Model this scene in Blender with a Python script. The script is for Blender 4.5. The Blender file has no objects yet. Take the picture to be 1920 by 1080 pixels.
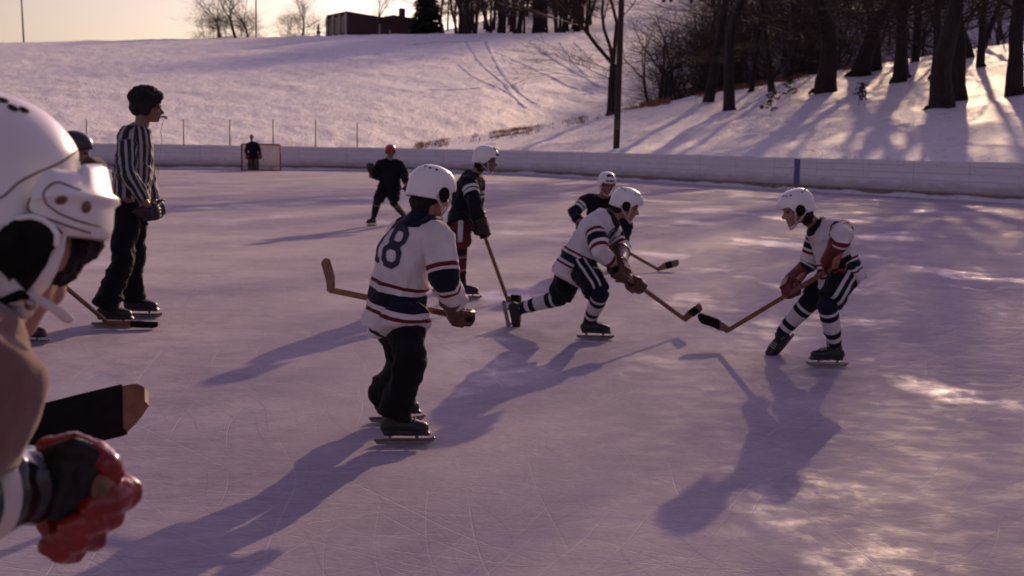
import bpy, bmesh, math, random
import numpy as np
from mathutils import Vector, Matrix, noise
from mathutils.bvhtree import BVHTree

S = bpy.context.scene
COL = S.collection
PI = math.pi
R = math.radians

# ------------------------------------------------------------------ camera
FPX = 2667.0                       # focal length in pixels of the 1920 wide photograph
CAM = Vector((0.0, 0.0, 1.4))
_p = math.atan(268.0 / FPX)
_r = math.atan(0.018)
FWD = Vector((0, math.cos(_p), -math.sin(_p)))
_r0 = Vector((1, 0, 0)); _u0 = Vector((0, math.sin(_p), math.cos(_p)))
RIGHT = _r0 * math.cos(_r) + _u0 * math.sin(_r)
UP = -_r0 * math.sin(_r) + _u0 * math.cos(_r)

def ray(px, py):
    return (FWD * FPX + RIGHT * (px - 960.0) + UP * (540.0 - py)).normalized()
def P(px, py, Y):
    d = ray(px, py)
    return CAM + d * (Y / d.y)
def G(px, py, z=0.0):
    d = ray(px, py)
    return CAM + d * ((z - CAM.z) / d.z)
def lerp(a, b, t): return a + (b - a) * t
def az(deg, pitch=0.0):
    a, p = R(deg), R(pitch)
    return Vector((math.sin(a) * math.cos(p), math.cos(a) * math.cos(p), math.sin(p)))

cam_d = bpy.data.cameras.new("camera")
cam = bpy.data.objects.new("camera", cam_d); COL.objects.link(cam)
m = Matrix((RIGHT, UP, -FWD)).transposed().to_4x4(); m.translation = CAM
cam.matrix_world = m
cam_d.sensor_width = 36.0
cam_d.lens = FPX * 36.0 / 1920.0
cam_d.clip_start = 0.05; cam_d.clip_end = 6000
cam_d.dof.use_dof = True
cam_d.dof.focus_distance = 3.6
cam_d.dof.aperture_fstop = 10.0
S.camera = cam

# ------------------------------------------------------------------ light
SUN_AZ, SUN_EL = 16.5, 15.0
SDIR = az(SUN_AZ, SUN_EL)
sd = bpy.data.lights.new("sun", "SUN"); so = bpy.data.objects.new("sun", sd); COL.objects.link(so)
sd.energy = 4.8; sd.angle = R(0.6); sd.color = (1.0, 0.68, 0.42)
so.rotation_euler = (-SDIR).to_track_quat('-Z', 'Y').to_euler()
so.location = (20, 60, 40)

w = bpy.data.worlds.new("World"); S.world = w; w.use_nodes = True
nt = w.node_tree
bg = nt.nodes["Background"]
sky = nt.nodes.new("ShaderNodeTexSky"); sky.sky_type = 'NISHITA'; sky.sun_disc = False
sky.sun_elevation = R(SUN_EL); sky.sun_rotation = R(SUN_AZ)
sky.air_density = 1.0; sky.dust_density = 2.2; sky.ozone_density = 1.6
tint = nt.nodes.new("ShaderNodeMix"); tint.data_type = 'RGBA'; tint.blend_type = 'MULTIPLY'
tint.inputs[0].default_value = 1.0
tcw = nt.nodes.new("ShaderNodeTexCoord"); sxw = nt.nodes.new("ShaderNodeSeparateXYZ"); rw = nt.nodes.new("ShaderNodeValToRGB")
nt.links.new(tcw.outputs["Generated"], sxw.inputs[0]); nt.links.new(sxw.outputs[2], rw.inputs[0])
rw.color_ramp.elements[0].position = 0.06; rw.color_ramp.elements[0].color = (0.80, 0.68, 0.62, 1)     # creamy band over the hill
rw.color_ramp.elements[1].position = 0.30; rw.color_ramp.elements[1].color = (1.03, 0.745, 1.12, 1)     # mauve winter zenith
nt.links.new(rw.outputs[0], tint.inputs[7])
hs = nt.nodes.new("ShaderNodeHueSaturation"); hs.inputs["Saturation"].default_value = 0.48
nt.links.new(sky.outputs[0], hs.inputs["Color"]); nt.links.new(hs.outputs[0], tint.inputs[6])
nt.links.new(tint.outputs[2], bg.inputs[0])
bg.inputs[1].default_value = 0.094

vs = S.view_settings
vs.view_transform = 'Standard'; vs.look = 'None'; vs.exposure = 0.12; vs.gamma = 1.0; vs.use_curve_mapping = False

# ------------------------------------------------------------------ tagging
def tag(o, label=None, cat=None, group=None, kind=None):
    if label: o['label'] = label
    if cat: o['category'] = cat
    if group: o['group'] = group
    if kind: o['kind'] = kind
    return o
def empty(name, loc, label=None, cat=None, group=None):
    o = bpy.data.objects.new(name, None); COL.objects.link(o)
    o.location = loc; o.empty_display_size = 0.2
    return tag(o, label, cat, group)
def world_loc(o):
    L = Vector((0, 0, 0))
    return o.matrix_basis.translation.copy()
def link(name, me, mat=None, parent=None):
    """mesh given in world coordinates; parent may be an Empty or a part"""
    o = bpy.data.objects.new(name, me); COL.objects.link(o)
    if mat is not None:
        me.materials.clear(); me.materials.append(mat)
    if parent is not None:
        root = parent
        off = Vector((0, 0, 0))
        while root.parent is not None: root = root.parent
        off = root.location.copy()
        o.parent = parent
        if parent is root:
            o.matrix_parent_inverse = Matrix.Translation(-off)
    return o

# ------------------------------------------------------------------ materials
def node(nt, t, **k):
    n = nt.nodes.new(t)
    for a, b in k.items(): setattr(n, a, b)
    return n
def new_mat(name):
    m = bpy.data.materials.new(name); m.use_nodes = True
    return m, m.node_tree, m.node_tree.nodes["Principled BSDF"]
def c4(c): return (c[0], c[1], c[2], 1.0)
def add_bump(nt, b, scale=60, strength=0.3, dist=0.01, detail=4, coords=None):
    n = node(nt, "ShaderNodeTexNoise"); n.inputs["Scale"].default_value = scale; n.inputs["Detail"].default_value = detail
    bp = node(nt, "ShaderNodeBump"); bp.inputs["Strength"].default_value = strength; bp.inputs["Distance"].default_value = dist
    tc = node(nt, "ShaderNodeTexCoord")
    nt.links.new(tc.outputs["Object"], n.inputs["Vector"])
    nt.links.new(n.outputs[0], bp.inputs["Height"]); nt.links.new(bp.outputs[0], b.inputs["Normal"])
    return n, bp
_mats = {}
def M(name, col, rough=0.6, var=0.18, vscale=8, bump=0.25, bscale=90, bdist=0.004, metal=0.0, spec=0.5, coat=0.0, sheen=0.0):
    """mottled surface: base colour varied by two noises, fine bump"""
    if name in _mats: return _mats[name]
    m, nt, b = new_mat(name)
    b.inputs["Roughness"].default_value = rough; b.inputs["Metallic"].default_value = metal
    b.inputs["Specular IOR Level"].default_value = spec
    b.inputs["Coat Weight"].default_value = coat
    b.inputs["Sheen Weight"].default_value = sheen
    tc = node(nt, "ShaderNodeTexCoord")
    n = node(nt, "ShaderNodeTexNoise"); n.inputs["Scale"].default_value = vscale; n.inputs["Detail"].default_value = 6
    nt.links.new(tc.outputs["Object"], n.inputs["Vector"])
    r = node(nt, "ShaderNodeValToRGB")
    r.color_ramp.elements[0].position = 0.3; r.color_ramp.elements[1].position = 0.75
    r.color_ramp.elements[0].color = c4([x * (1 - var) for x in col])
    r.color_ramp.elements[1].color = c4([min(1, x * (1 + var)) for x in col])
    nt.links.new(n.outputs[0], r.inputs[0]); nt.links.new(r.outputs[0], b.inputs["Base Color"])
    add_bump(nt, b, bscale, bump, bdist)
    _mats[name] = m
    return m

def fabric(name, base, torso=(), arm=(), yoke=None, leg=(), rough=0.85):
    """knit cloth; stripes are woven in: bands (t0, t1, colour) along torso_t / arm_t / leg_t, yoke = (radius, colour) around the neck"""
    m, nt, b = new_mat(name)
    b.inputs["Roughness"].default_value = rough; b.inputs["Specular IOR Level"].default_value = 0.12
    b.inputs["Sheen Weight"].default_value = 0.06
    def ramp(attr, bands):
        a = node(nt, "ShaderNodeAttribute"); a.attribute_name = attr
        r = node(nt, "ShaderNodeValToRGB"); cr = r.color_ramp; cr.interpolation = 'CONSTANT'
        cr.elements[0].position = 0.0; cr.elements[0].color = c4(base)
        cr.elements[1].position = 1.0; cr.elements[1].color = c4(bands[-1][2] if bands and bands[-1][1] >= 1 else base)
        for (t0, t1, c) in bands:
            e = cr.elements.new(t0); e.color = c4(c)
            if t1 < 1: e = cr.elements.new(t1); e.color = c4(base)
        nt.links.new(a.outputs["Fac"], r.inputs[0])
        return a, r.outputs[0]
    out = None
    if torso: out = ramp("torso_t", torso)[1]
    if leg: out = ramp("leg_t", leg)[1]
    def mix(fac, a, bb):
        mx = node(nt, "ShaderNodeMix"); mx.data_type = 'RGBA'
        nt.links.new(fac, mx.inputs[0])
        if hasattr(a, "links"): nt.links.new(a, mx.inputs[6])
        else: mx.inputs[6].default_value = c4(a)
        if hasattr(bb, "links"): nt.links.new(bb, mx.inputs[7])
        else: mx.inputs[7].default_value = c4(bb)
        return mx.outputs[2]
    if arm:
        a, col = ramp("arm_t", arm)
        g = node(nt, "ShaderNodeMath"); g.operation = 'GREATER_THAN'; g.inputs[1].default_value = 0.02
        nt.links.new(a.outputs["Fac"], g.inputs[0])
        out = mix(g.outputs[0], out if out is not None else base, col)
    if yoke:
        a = node(nt, "ShaderNodeAttribute"); a.attribute_name = "yoke_d"
        g = node(nt, "ShaderNodeMath"); g.operation = 'LESS_THAN'; g.inputs[1].default_value = yoke[0]
        nt.links.new(a.outputs["Fac"], g.inputs[0])
        out = mix(g.outputs[0], out if out is not None else base, yoke[1])
    # worn, slightly soiled cloth
    tc = node(nt, "ShaderNodeTexCoord")
    n = node(nt, "ShaderNodeTexNoise"); n.inputs["Scale"].default_value = 7; n.inputs["Detail"].default_value = 8
    nt.links.new(tc.outputs["Object"], n.inputs["Vector"])
    r = node(nt, "ShaderNodeValToRGB"); r.color_ramp.elements[0].position = 0.32; r.color_ramp.elements[1].position = 0.7
    r.color_ramp.elements[0].color = (0.72, 0.68, 0.66, 1); r.color_ramp.elements[1].color = (1, 1, 1, 1)
    nt.links.new(n.outputs[0], r.inputs[0])
    mu = node(nt, "ShaderNodeMix"); mu.data_type = 'RGBA'; mu.blend_type = 'MULTIPLY'; mu.inputs[0].default_value = 1
    if out is not None: nt.links.new(out, mu.inputs[6])
    else: mu.inputs[6].default_value = c4(base)
    nt.links.new(r.outputs[0], mu.inputs[7]); nt.links.new(mu.outputs[2], b.inputs["Base Color"])
    # knit weave + small creases
    n1 = node(nt, "ShaderNodeTexNoise"); n1.inputs["Scale"].default_value = 28; n1.inputs["Detail"].default_value = 3
    n2 = node(nt, "ShaderNodeTexNoise"); n2.inputs["Scale"].default_value = 500
    for q in (n1, n2): nt.links.new(tc.outputs["Object"], q.inputs["Vector"])
    b1 = node(nt, "ShaderNodeBump"); b1.inputs["Strength"].default_value = 0.5; b1.inputs["Distance"].default_value = 0.012
    b2 = node(nt, "ShaderNodeBump"); b2.inputs["Strength"].default_value = 0.35; b2.inputs["Distance"].default_value = 0.002
    nt.links.new(n1.outputs[0], b1.inputs["Height"]); nt.links.new(n2.outputs[0], b2.inputs["Height"])
    nt.links.new(b1.outputs[0], b2.inputs["Normal"]); nt.links.new(b2.outputs[0], b.inputs["Normal"])
    return m

# ------------------------------------------------------------------ sculpting: overlapping closed pieces fused to one skin
class Blob:
    def __init__(s): s.v = []; s.f = []
    def ring_tube(s, rings):
        n = len(rings[0]); o = len(s.v)
        for r in rings: s.v.extend(r)
        for i in range(len(rings) - 1):
            for j in range(n):
                a = o + i * n + j; b = o + i * n + (j + 1) % n
                s.f.append((a, b, b + n, a + n))
        s.f.append(tuple(o + j for j in range(n - 1, -1, -1)))
        e = o + (len(rings) - 1) * n
        s.f.append(tuple(e + j for j in range(n)))
    def tube(s, pts, rad, side=None, n=16, cap=True):
        """pts: points; rad: r or (a,b) per point (a along side, b across); rounded ends"""
        pts = [Vector(p) for p in pts]
        rad = [(r, r) if not isinstance(r, (tuple, list)) else r for r in rad]
        N = len(pts)
        tang = []
        for i in range(N):
            t = pts[min(i + 1, N - 1)] - pts[max(i - 1, 0)]
            tang.append(t.normalized())
        if side is None:
            s0 = tang[0].cross(Vector((0.31, 0.2, 0.93)))
            if s0.length < 0.1: s0 = tang[0].cross(Vector((1, 0, 0)))
            sides = [s0.normalized()] * N
        elif isinstance(side, Vector): sides = [side] * N
        else: sides = side
        frames = []
        prev = None
        for i in range(N):
            sv = prev if (side is None and prev is not None) else sides[i]
            sv = (sv - tang[i] * sv.dot(tang[i])).normalized()
            prev = sv
            frames.append((sv, tang[i].cross(sv)))
        rings = []
        def ring(c, fr, a, b):
            return [c + fr[0] * (a * math.cos(2 * PI * j / n)) + fr[1] * (b * math.sin(2 * PI * j / n)) for j in range(n)]
        if cap:
            a, b = rad[0]; h = min(a, b) * (0.9 if cap is True else cap)
            for q in (0.92, 0.6, 0.25):
                k = math.sqrt(max(0.0, 1 - q * q)); rings.append(ring(pts[0] - tang[0] * h * q, frames[0], a * k, b * k))
        for i in range(N): rings.append(ring(pts[i], frames[i], *rad[i]))
        if cap:
            a, b = rad[-1]; h = min(a, b) * (0.9 if cap is True else cap)
            for q in (0.25, 0.6, 0.92):
                k = math.sqrt(max(0.0, 1 - q * q)); rings.append(ring(pts[-1] + tang[-1] * h * q, frames[-1], a * k, b * k))
        s.ring_tube(rings)
        return s
    def ball(s, c, r, rot=None, n=18, m=10):
        c = Vector(c)
        if not isinstance(r, (tuple, list)): r = (r, r, r)
        rings = []
        for i in range(1, m):
            t = PI * i / m
            rg = []
            for j in range(n):
                p = 2 * PI * j / n
                v = Vector((r[0] * math.sin(t) * math.cos(p), r[1] * math.sin(t) * math.sin(p), -r[2] * math.cos(t)))
                if rot is not None: v = rot @ v
                rg.append(c + v)
            rings.append(rg)
        s.ring_tube(rings); return s
    def box(s, mat, sx, sy, sz):
        o = len(s.v)
        for z in (-1, 1):
            for (x, y) in ((-1, -1), (1, -1), (1, 1), (-1, 1)):
                s.v.append(mat @ Vector((x * sx, y * sy, z * sz)))
        for f in ((3, 2, 1, 0), (4, 5, 6, 7), (0, 1, 5, 4), (1, 2, 6, 5), (2, 3, 7, 6), (3, 0, 4, 7)):
            s.f.append(tuple(o + q for q in f))
        return s
    def xform(s, mat, start=0):
        for i in range(start, len(s.v)): s.v[i] = mat @ Vector(s.v[i])
        return s
    def raw(s, name, smooth=True):
        me = bpy.data.meshes.new(name); me.from_pydata([tuple(v) for v in s.v], [], s.f); me.update()
        bm = bmesh.new(); bm.from_mesh(me); bmesh.ops.recalc_face_normals(bm, faces=bm.faces); bm.to_mesh(me); bm.free()
        if smooth: me.polygons.foreach_set("use_smooth", [True] * len(me.polygons))
        return me
    def fuse(s, name, voxel, smooth=4, factor=0.5):
        me = s.raw(name)
        o = bpy.data.objects.new("tmp", me); COL.objects.link(o)
        r = o.modifiers.new("r", 'REMESH'); r.mode = 'VOXEL'; r.voxel_size = voxel; r.use_smooth_shade = True
        if smooth:
            q = o.modifiers.new("s", 'SMOOTH'); q.iterations = smooth; q.factor = factor
        dg = bpy.context.evaluated_depsgraph_get(); dg.update()
        out = bpy.data.meshes.new_from_object(o.evaluated_get(dg))
        out.name = name
        bpy.data.objects.remove(o); bpy.data.meshes.remove(me)
        out.polygons.foreach_set("use_smooth", [True] * len(out.polygons))
        return out

def get_co(me):
    a = np.empty(len(me.vertices) * 3, dtype=np.float64); me.vertices.foreach_get("co", a); return a.reshape(-1, 3)
def set_co(me, a):
    me.vertices.foreach_set("co", a.reshape(-1)); me.update()
def add_attr(me, name, arr):
    at = me.attributes.new(name, 'FLOAT', 'POINT'); at.data.foreach_set("value", np.ascontiguousarray(arr, dtype=np.float32))
def chain_param(co, pts):
    """distance to a polyline and arc length parameter 0..1 for each vertex"""
    pts = [np.array(p) for p in pts]
    seg = [np.linalg.norm(pts[i + 1] - pts[i]) for i in range(len(pts) - 1)]
    tot = sum(seg); acc = 0
    best = np.full(len(co), 1e9); tt = np.zeros(len(co))
    for i in range(len(seg)):
        a, b = pts[i], pts[i + 1]; d = b - a
        lo = None if i == 0 else 0.0
        u = (co - a) @ d / max(seg[i] ** 2, 1e-9)
        uc = np.clip(u, 0, 1)
        ds = np.linalg.norm(co - (a + uc[:, None] * d), axis=1)
        k = ds < best
        best[k] = ds[k]
        tt[k] = (acc + uc[k] * seg[i]) / tot
        acc += seg[i]
    return tt, best
def folds(me, amp=0.008, freq=9.0, stretch=(1, 1, 0.6), seed=0):
    """soft cloth folds: push the surface along its normals"""
    nr = np.empty(len(me.vertices) * 3); me.vertices.foreach_get("normal", nr); nr = nr.reshape(-1, 3)
    co = get_co(me)
    off = Vector((seed * 3.7, seed * 1.3, seed * 5.1))
    h = np.array([noise.noise(Vector((c[0] * freq * stretch[0], c[1] * freq * stretch[1], c[2] * freq * stretch[2])) + off)
                  + 0.5 * noise.noise(Vector((c[0] * freq * 2.3, c[1] * freq * 2.3, c[2] * freq * 1.6)) + off) for c in co])
    set_co(me, co + nr * (h * amp)[:, None])

def creases(me, amp=0.012, freq=6.0, d=(0.5, 0.3, 1.0), seed=0):
    """sharper pulled folds that run across the direction d"""
    nr = np.empty(len(me.vertices) * 3); me.vertices.foreach_get("normal", nr); nr = nr.reshape(-1, 3)
    co = get_co(me); off = Vector((seed * 2.9, seed * 7.1, seed * 1.7)); out = np.zeros(len(co))
    dv = Vector(d).normalized()
    for i, c in enumerate(co):
        v = Vector(c); w_ = noise.noise(v * 3.1 + off) * .35
        q = Vector((v.dot(dv) * freq * 1.9 + w_ * 3, v.x * freq * .45 + v.y * freq * .45, v.z * freq * .35)) + off
        n_ = noise.noise(q); g_ = max(0.0, noise.noise(v * 4.0 - off) + .25)
        out[i] = ((1 - min(1, abs(n_) * 2.6)) ** 2) * g_
    set_co(me, co + nr * (out * amp * 1.6)[:, None])
# ------------------------------------------------------------------ rink frame: u towards the camera end, v across to the far side boards
U2 = np.array((.432, -.902)); V2 = np.array((.902, .432)); O2 = np.array((9.96, 50.1))
Q0, Q1, W0, W1, RC = -37.0, 0.0, 26.9, -62.0, 8.5   # q: across, w: along (-u)
def qw(x, y):
    dx, dy = x - O2[0], y - O2[1]
    return dx * V2[0] + dy * V2[1], -(dx * U2[0] + dy * U2[1])
def xy(q, w):
    return (O2[0] + q * V2[0] - w * U2[0], O2[1] + q * V2[1] - w * U2[1])
def rink_sdf(x, y):
    q, w = qw(x, y)
    cq, cw = (Q0 + Q1) / 2, (W0 + W1) / 2
    hq, hw = (Q1 - Q0) / 2 - RC, (W0 - W1) / 2 - RC
    ax, ay = np.abs(q - cq) - hq, np.abs(w - cw) - hw
    return np.hypot(np.maximum(ax, 0), np.maximum(ay, 0)) + np.minimum(np.maximum(ax, ay), 0) - RC
def rink_outline(inset=0.0, step=1.2):
    pts = []
    hq, hw = (Q1 - Q0) / 2, (W0 - W1) / 2; cq, cw = (Q0 + Q1) / 2, (W0 + W1) / 2
    r = RC - inset; hq -= inset; hw -= inset
    for (sx, sy, a0) in ((1, 1, 0), (-1, 1, 90), (-1, -1, 180), (1, -1, 270)):
        for i in range(13):
            a = R(a0 + 90 * i / 12)
            pts.append((cq + sx * (hq - r) + r * math.cos(a), cw + sy * (hw - r) + r * math.sin(a)))
    out = []
    for i in range(len(pts)):
        a, b = pts[i], pts[(i + 1) % len(pts)]
        n = max(1, int(math.hypot(b[0] - a[0], b[1] - a[1]) / step))
        for k in range(n): out.append((a[0] + (b[0] - a[0]) * k / n, a[1] + (b[1] - a[1]) * k / n))
    return [xy(*p) for p in out]

# ------------------------------------------------------------------ land: slope beside the rink, valley, hill beyond
PLANE0, PLANEK = .62, .172
def tb(px, xs, ys): return np.interp(px, xs, ys)
_cx = [600, 770, 1000, 1200, 1400, 1575, 1745, 1920, 2300, 3000]
_cy = [283, 272, 238, 201, 162, 131, 106, 76, 10, -120]
def _crest_r():
    out = []
    for px, py in zip(_cx, _cy):
        d = ray(px, py); a = np.array((d.x, d.y)) / math.hypot(d.x, d.y); t = d.z / math.hypot(d.x, d.y)
        # 1.4 + r t = PLANE0 + K q(r a)
        q0, _ = qw(0, 0); dq = a @ V2
        r = (PLANE0 + PLANEK * q0 - 1.4) / (t - PLANEK * dq) if abs(t - PLANEK * dq) > 1e-4 else 200
        out.append(r)
    return out
_cr = _crest_r()
print("crest radii", [round(r, 1) for r in _cr])
_az = lambda px: math.degrees(math.atan2(ray(px, 260).x, ray(px, 260).y))
_HX = [-900, 0, 300, 700, 900, 1000, 1160, 1230, 1300, 1400, 1500, 1900, 2600]
_HY = [92, 83, 77, 68, 66.5, 67, 63, 60, 40, 10, -20, -70, -90]
_H1 = [245, 245, 245, 235, 228, 222, 215, 212, 215, 225, 230, 240, 240]
_H0 = [64, 70, 76, 84, 92, 100, 112, 120, 128, 130, 130, 130, 130]
_GX = [-900, 700, 800, 850, 900, 960, 1010, 1080, 1160, 1230, 1300, 1500, 2600]
_GY = [110, 78, 66, 56, 44, 26, 10, 4, 2, -4, -20, -60, -120]
def sm(t): t = np.clip(t, 0, 1); return t * t * (3 - 2 * t)
_pxs = np.linspace(-900, 2600, 400)
_azs = np.array([_az(p) for p in _pxs])
def land(x, y):
    x = np.asarray(x, dtype=float); y = np.asarray(y, dtype=float)
    r = np.maximum(np.hypot(x, y), .01); a = np.degrees(np.arctan2(x, y))
    px = np.interp(a, _azs, _pxs)
    yh = 254.7 + .018 * px
    e = lambda py: (yh - py) / FPX / np.sqrt(1 + ((px - 960) / FPX) ** 2)
    # hill behind the rink
    r0 = tb(px, _HX, _H0); r1 = tb(px, _HX, _H1); z1 = 1.4 + r1 * e(tb(px, _HX, _HY))
    r2 = 390.0; z2 = 1.4 + r2 * e(tb(px, _GX, _GY))
    t = (r - r0) / (r1 - r0)
    steep = np.clip(t, 0, 1)
    zh = z1 * (steep * .80 + .20 * np.sin(steep * PI / 2))
    zh = zh - .35 * np.exp(-((t - .02) / .05) ** 2)
    t2 = np.clip((r - r1 - 6) / (r2 - r1 - 6), 0, 1)
    zh = np.where(r > r1, z1 + (z2 - z1) * (t2 ** 1.25), zh)
    zh = np.where(r > r2, z2 + (r - r2) * .012, zh)
    zh = np.where(r < r0, .25, zh)
    # slope with the trees
    q, wv = qw(x, y)
    cr = tb(px, _cx, _cr)
    zp = PLANE0 + PLANEK * q
    # past the crest the bank falls away
    cxx = x * cr / r; cyy = y * cr / r
    qc, _ = qw(cxx, cyy)
    zc = PLANE0 + PLANEK * qc
    k = 3.0
    over = np.maximum(r - cr, 0)
    zs = np.where(r <= cr, zp, zc - .16 * (over - k * (1 - np.exp(-over / k))))
    zs = np.where(px < 650, -5, zs)
    z = np.maximum(zh, zs)
    behind = (y < 20) & (q < Q0 + 1)
    z = np.where(behind, .25, z)
    z = np.where((y < 25) & (q > 0), np.minimum(PLANE0 + PLANEK * q, 9), z)
    # undulation and hummocks
    d = rink_sdf(x, y)
    ramp = sm((d - .15) / 2.2)
    z = -.09 + (z + .09) * ramp
    return z
def hum(x, y):
    return (noise.noise(Vector((x * .18, y * .18, 3))) * .18 + noise.noise(Vector((x * .6, y * .6, 7))) * .085 + noise.noise(Vector((x * 1.2, y * .8, 11))) * .06 + noise.noise(Vector((x * 2.3, y * 1.1, 13))) * .04) if 30 < y < 300 else 0.0
def land1(x, y): return float(land(np.array([x]), np.array([y]))[0])
def on_land(px, py, rmax=450, rmin=30):
    """first point where the sight line through a photo pixel meets the land"""
    d = ray(px, py); t = rmin; h = math.hypot(d.x, d.y)
    ts = np.linspace(rmin / h, rmax / h, 3000)
    X = CAM.x + d.x * ts; Yv = CAM.y + d.y * ts; Z = CAM.z + d.z * ts
    k = np.nonzero(land(X, Yv) >= Z)[0]
    i = k[0] if len(k) else len(ts) - 1
    return Vector((X[i], Yv[i], float(land(X[i:i + 1], Yv[i:i + 1])[0])))

SNOW, nt, b = new_mat("snow")
b.inputs["Base Color"].default_value = (.80, .77, .78, 1); b.inputs["Roughness"].default_value = .65; b.inputs["Specular IOR Level"].default_value = .3
tc = node(nt, "ShaderNodeTexCoord")
def nz(scale, detail=5, rough=.5, stretch=None):
    n = node(nt, "ShaderNodeTexNoise"); n.inputs["Scale"].default_value = scale; n.inputs["Detail"].default_value = detail; n.inputs["Roughness"].default_value = rough
    if stretch:
        mp = node(nt, "ShaderNodeMapping"); mp.inputs["Scale"].default_value = stretch[:3]; mp.inputs["Rotation"].default_value = (0, 0, stretch[3] if len(stretch) > 3 else 0)
        nt.links.new(tc.outputs["Object"], mp.inputs["Vector"]); nt.links.new(mp.outputs[0], n.inputs["Vector"])
    else: nt.links.new(tc.outputs["Object"], n.inputs["Vector"])
    return n
def bump(h, strength, dist, prev=None):
    q = node(nt, "ShaderNodeBump"); q.inputs["Strength"].default_value = strength; q.inputs["Distance"].default_value = dist
    nt.links.new(h, q.inputs["Height"])
    if prev is not None: nt.links.new(prev, q.inputs["Normal"])
    return q.outputs[0]
big = nz(.12, 4); mid = nz(.9, 6, .62); fine = nz(5, 5, .6)
p_ = bump(big.outputs[0], .5, .6); p_ = bump(mid.outputs[0], .8, .26, p_); p_ = bump(fine.outputs[0], 1.0, .16, p_)
nt.links.new(p_, b.inputs["Normal"])
# dry stubble poking through: brownish specks
st = nz(1.6, 8, .75); r = node(nt, "ShaderNodeValToRGB"); r.color_ramp.elements[0].position = .54; r.color_ramp.elements[1].position = .68
r.color_ramp.elements[0].color = (.80, .77, .78, 1); r.color_ramp.elements[1].color = (.46, .37, .35, 1)
nt.links.new(st.outputs[0], r.inputs[0]); nt.links.new(r.outputs[0], b.inputs["Base Color"])

def build_land():
    angs = list(np.arange(-180, -26, 4)) + list(np.arange(-26, 26, .11)) + list(np.arange(26, 180, 4))
    rad = [2, 8, 15, 22, 28, 33] + list(np.arange(35, 130, .8)) + list(np.arange(130, 262, .9)) + list(np.arange(262, 270, 1.6)) + list(np.arange(270, 440, 4)) + [500, 600, 800, 1100, 1600, 2400, 3600]
    A, Rr = np.meshgrid(np.radians(angs), rad)
    X, Yv = np.sin(A) * Rr, np.cos(A) * Rr
    Z = land(X, Yv)
    d = rink_sdf(X, Yv)
    fx, fy = X.ravel(), Yv.ravel()
    hv = np.array([hum(a, c) for a, c in zip(fx, fy)]).reshape(Z.shape)
    Z = Z + hv * sm((d - 1.0) / 4)
    na = len(angs); V = np.stack([X.ravel(), Yv.ravel(), Z.ravel()], 1)
    F = []
    for i in range(len(rad) - 1):
        for j in range(na):
            j2 = (j + 1) % na
            F.append((i * na + j, i * na + j2, (i + 1) * na + j2, (i + 1) * na + j))
    c = len(V)
    V = np.vstack([V, [[0, 0, -.09]]])
    for j in range(na): F.append((c, (j + 1) % na, j))
    me = bpy.data.meshes.new("snow_ground"); me.from_pydata(V.tolist(), [], F); me.update()
    bm = bmesh.new(); bm.from_mesh(me); bmesh.ops.recalc_face_normals(bm, faces=bm.faces); bm.to_mesh(me); bm.free()
    if me.polygons[len(F) // 2].normal.z < 0: me.flip_normals()
    me.polygons.foreach_set("use_smooth", [True] * len(me.polygons))
    tag(link("snow_ground", me, SNOW), kind="structure")
build_land()

# ------------------------------------------------------------------ ice
ICE, nt, b = new_mat("ice")
tc = node(nt, "ShaderNodeTexCoord")
b.inputs["Specular IOR Level"].default_value = .10
def mth(op, a, c=None, clamp=False):
    q = node(nt, "ShaderNodeMath"); q.operation = op; q.use_clamp = clamp
    for i, s_ in enumerate((a, c)):
        if s_ is None: continue
        if hasattr(s_, "links"): nt.links.new(s_, q.inputs[i])
        else: q.inputs[i].default_value = s_
    return q.outputs[0]
def scratches(freq, rot, width, amp, seed, keep=.55):
    """skate cuts: long, faintly curved strokes at uneven spacing, each broken where the blade lifted"""
    mp = node(nt, "ShaderNodeMapping"); mp.inputs["Rotation"].default_value = (0, 0, rot); mp.inputs["Location"].default_value = (seed * 7.3, seed * 3.1, 0)
    nt.links.new(tc.outputs["Object"], mp.inputs["Vector"])
    wn = node(nt, "ShaderNodeTexNoise"); wn.inputs["Scale"].default_value = .33 + .05 * seed; wn.inputs["Detail"].default_value = 1.0
    nt.links.new(mp.outputs[0], wn.inputs["Vector"])
    sp = node(nt, "ShaderNodeSeparateXYZ"); nt.links.new(mp.outputs[0], sp.inputs[0])
    v = mth('MULTIPLY', mth('ADD', sp.outputs[1], mth('MULTIPLY', wn.outputs[0], amp)), freq)
    idx = mth('FLOOR', v)
    w1 = node(nt, "ShaderNodeTexWhiteNoise"); w1.noise_dimensions = '1D'; nt.links.new(mth('ADD', idx, seed * 17.0), w1.inputs["W"])
    fr = mth('ABSOLUTE', mth('SUBTRACT', mth('SUBTRACT', mth('FRACT', v), .5), mth('MULTIPLY', mth('SUBTRACT', w1.outputs["Value"], .5), .8)))
    ln = mth('SUBTRACT', 1.0, mth('DIVIDE', fr, width), True)
    cb = node(nt, "ShaderNodeCombineXYZ"); nt.links.new(mth('ADD', mth('MULTIPLY', sp.outputs[0], .45), mth('MULTIPLY', w1.outputs["Value"], 90.0)), cb.inputs[0]); nt.links.new(idx, cb.inputs[1])
    g = node(nt, "ShaderNodeTexNoise"); g.inputs["Scale"].default_value = 1.0; g.inputs["Detail"].default_value = 2; nt.links.new(cb.outputs[0], g.inputs["Vector"])
    return mth('MULTIPLY', ln, mth('MULTIPLY', mth('SUBTRACT', g.outputs[0], keep), 8.0, True))
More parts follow.
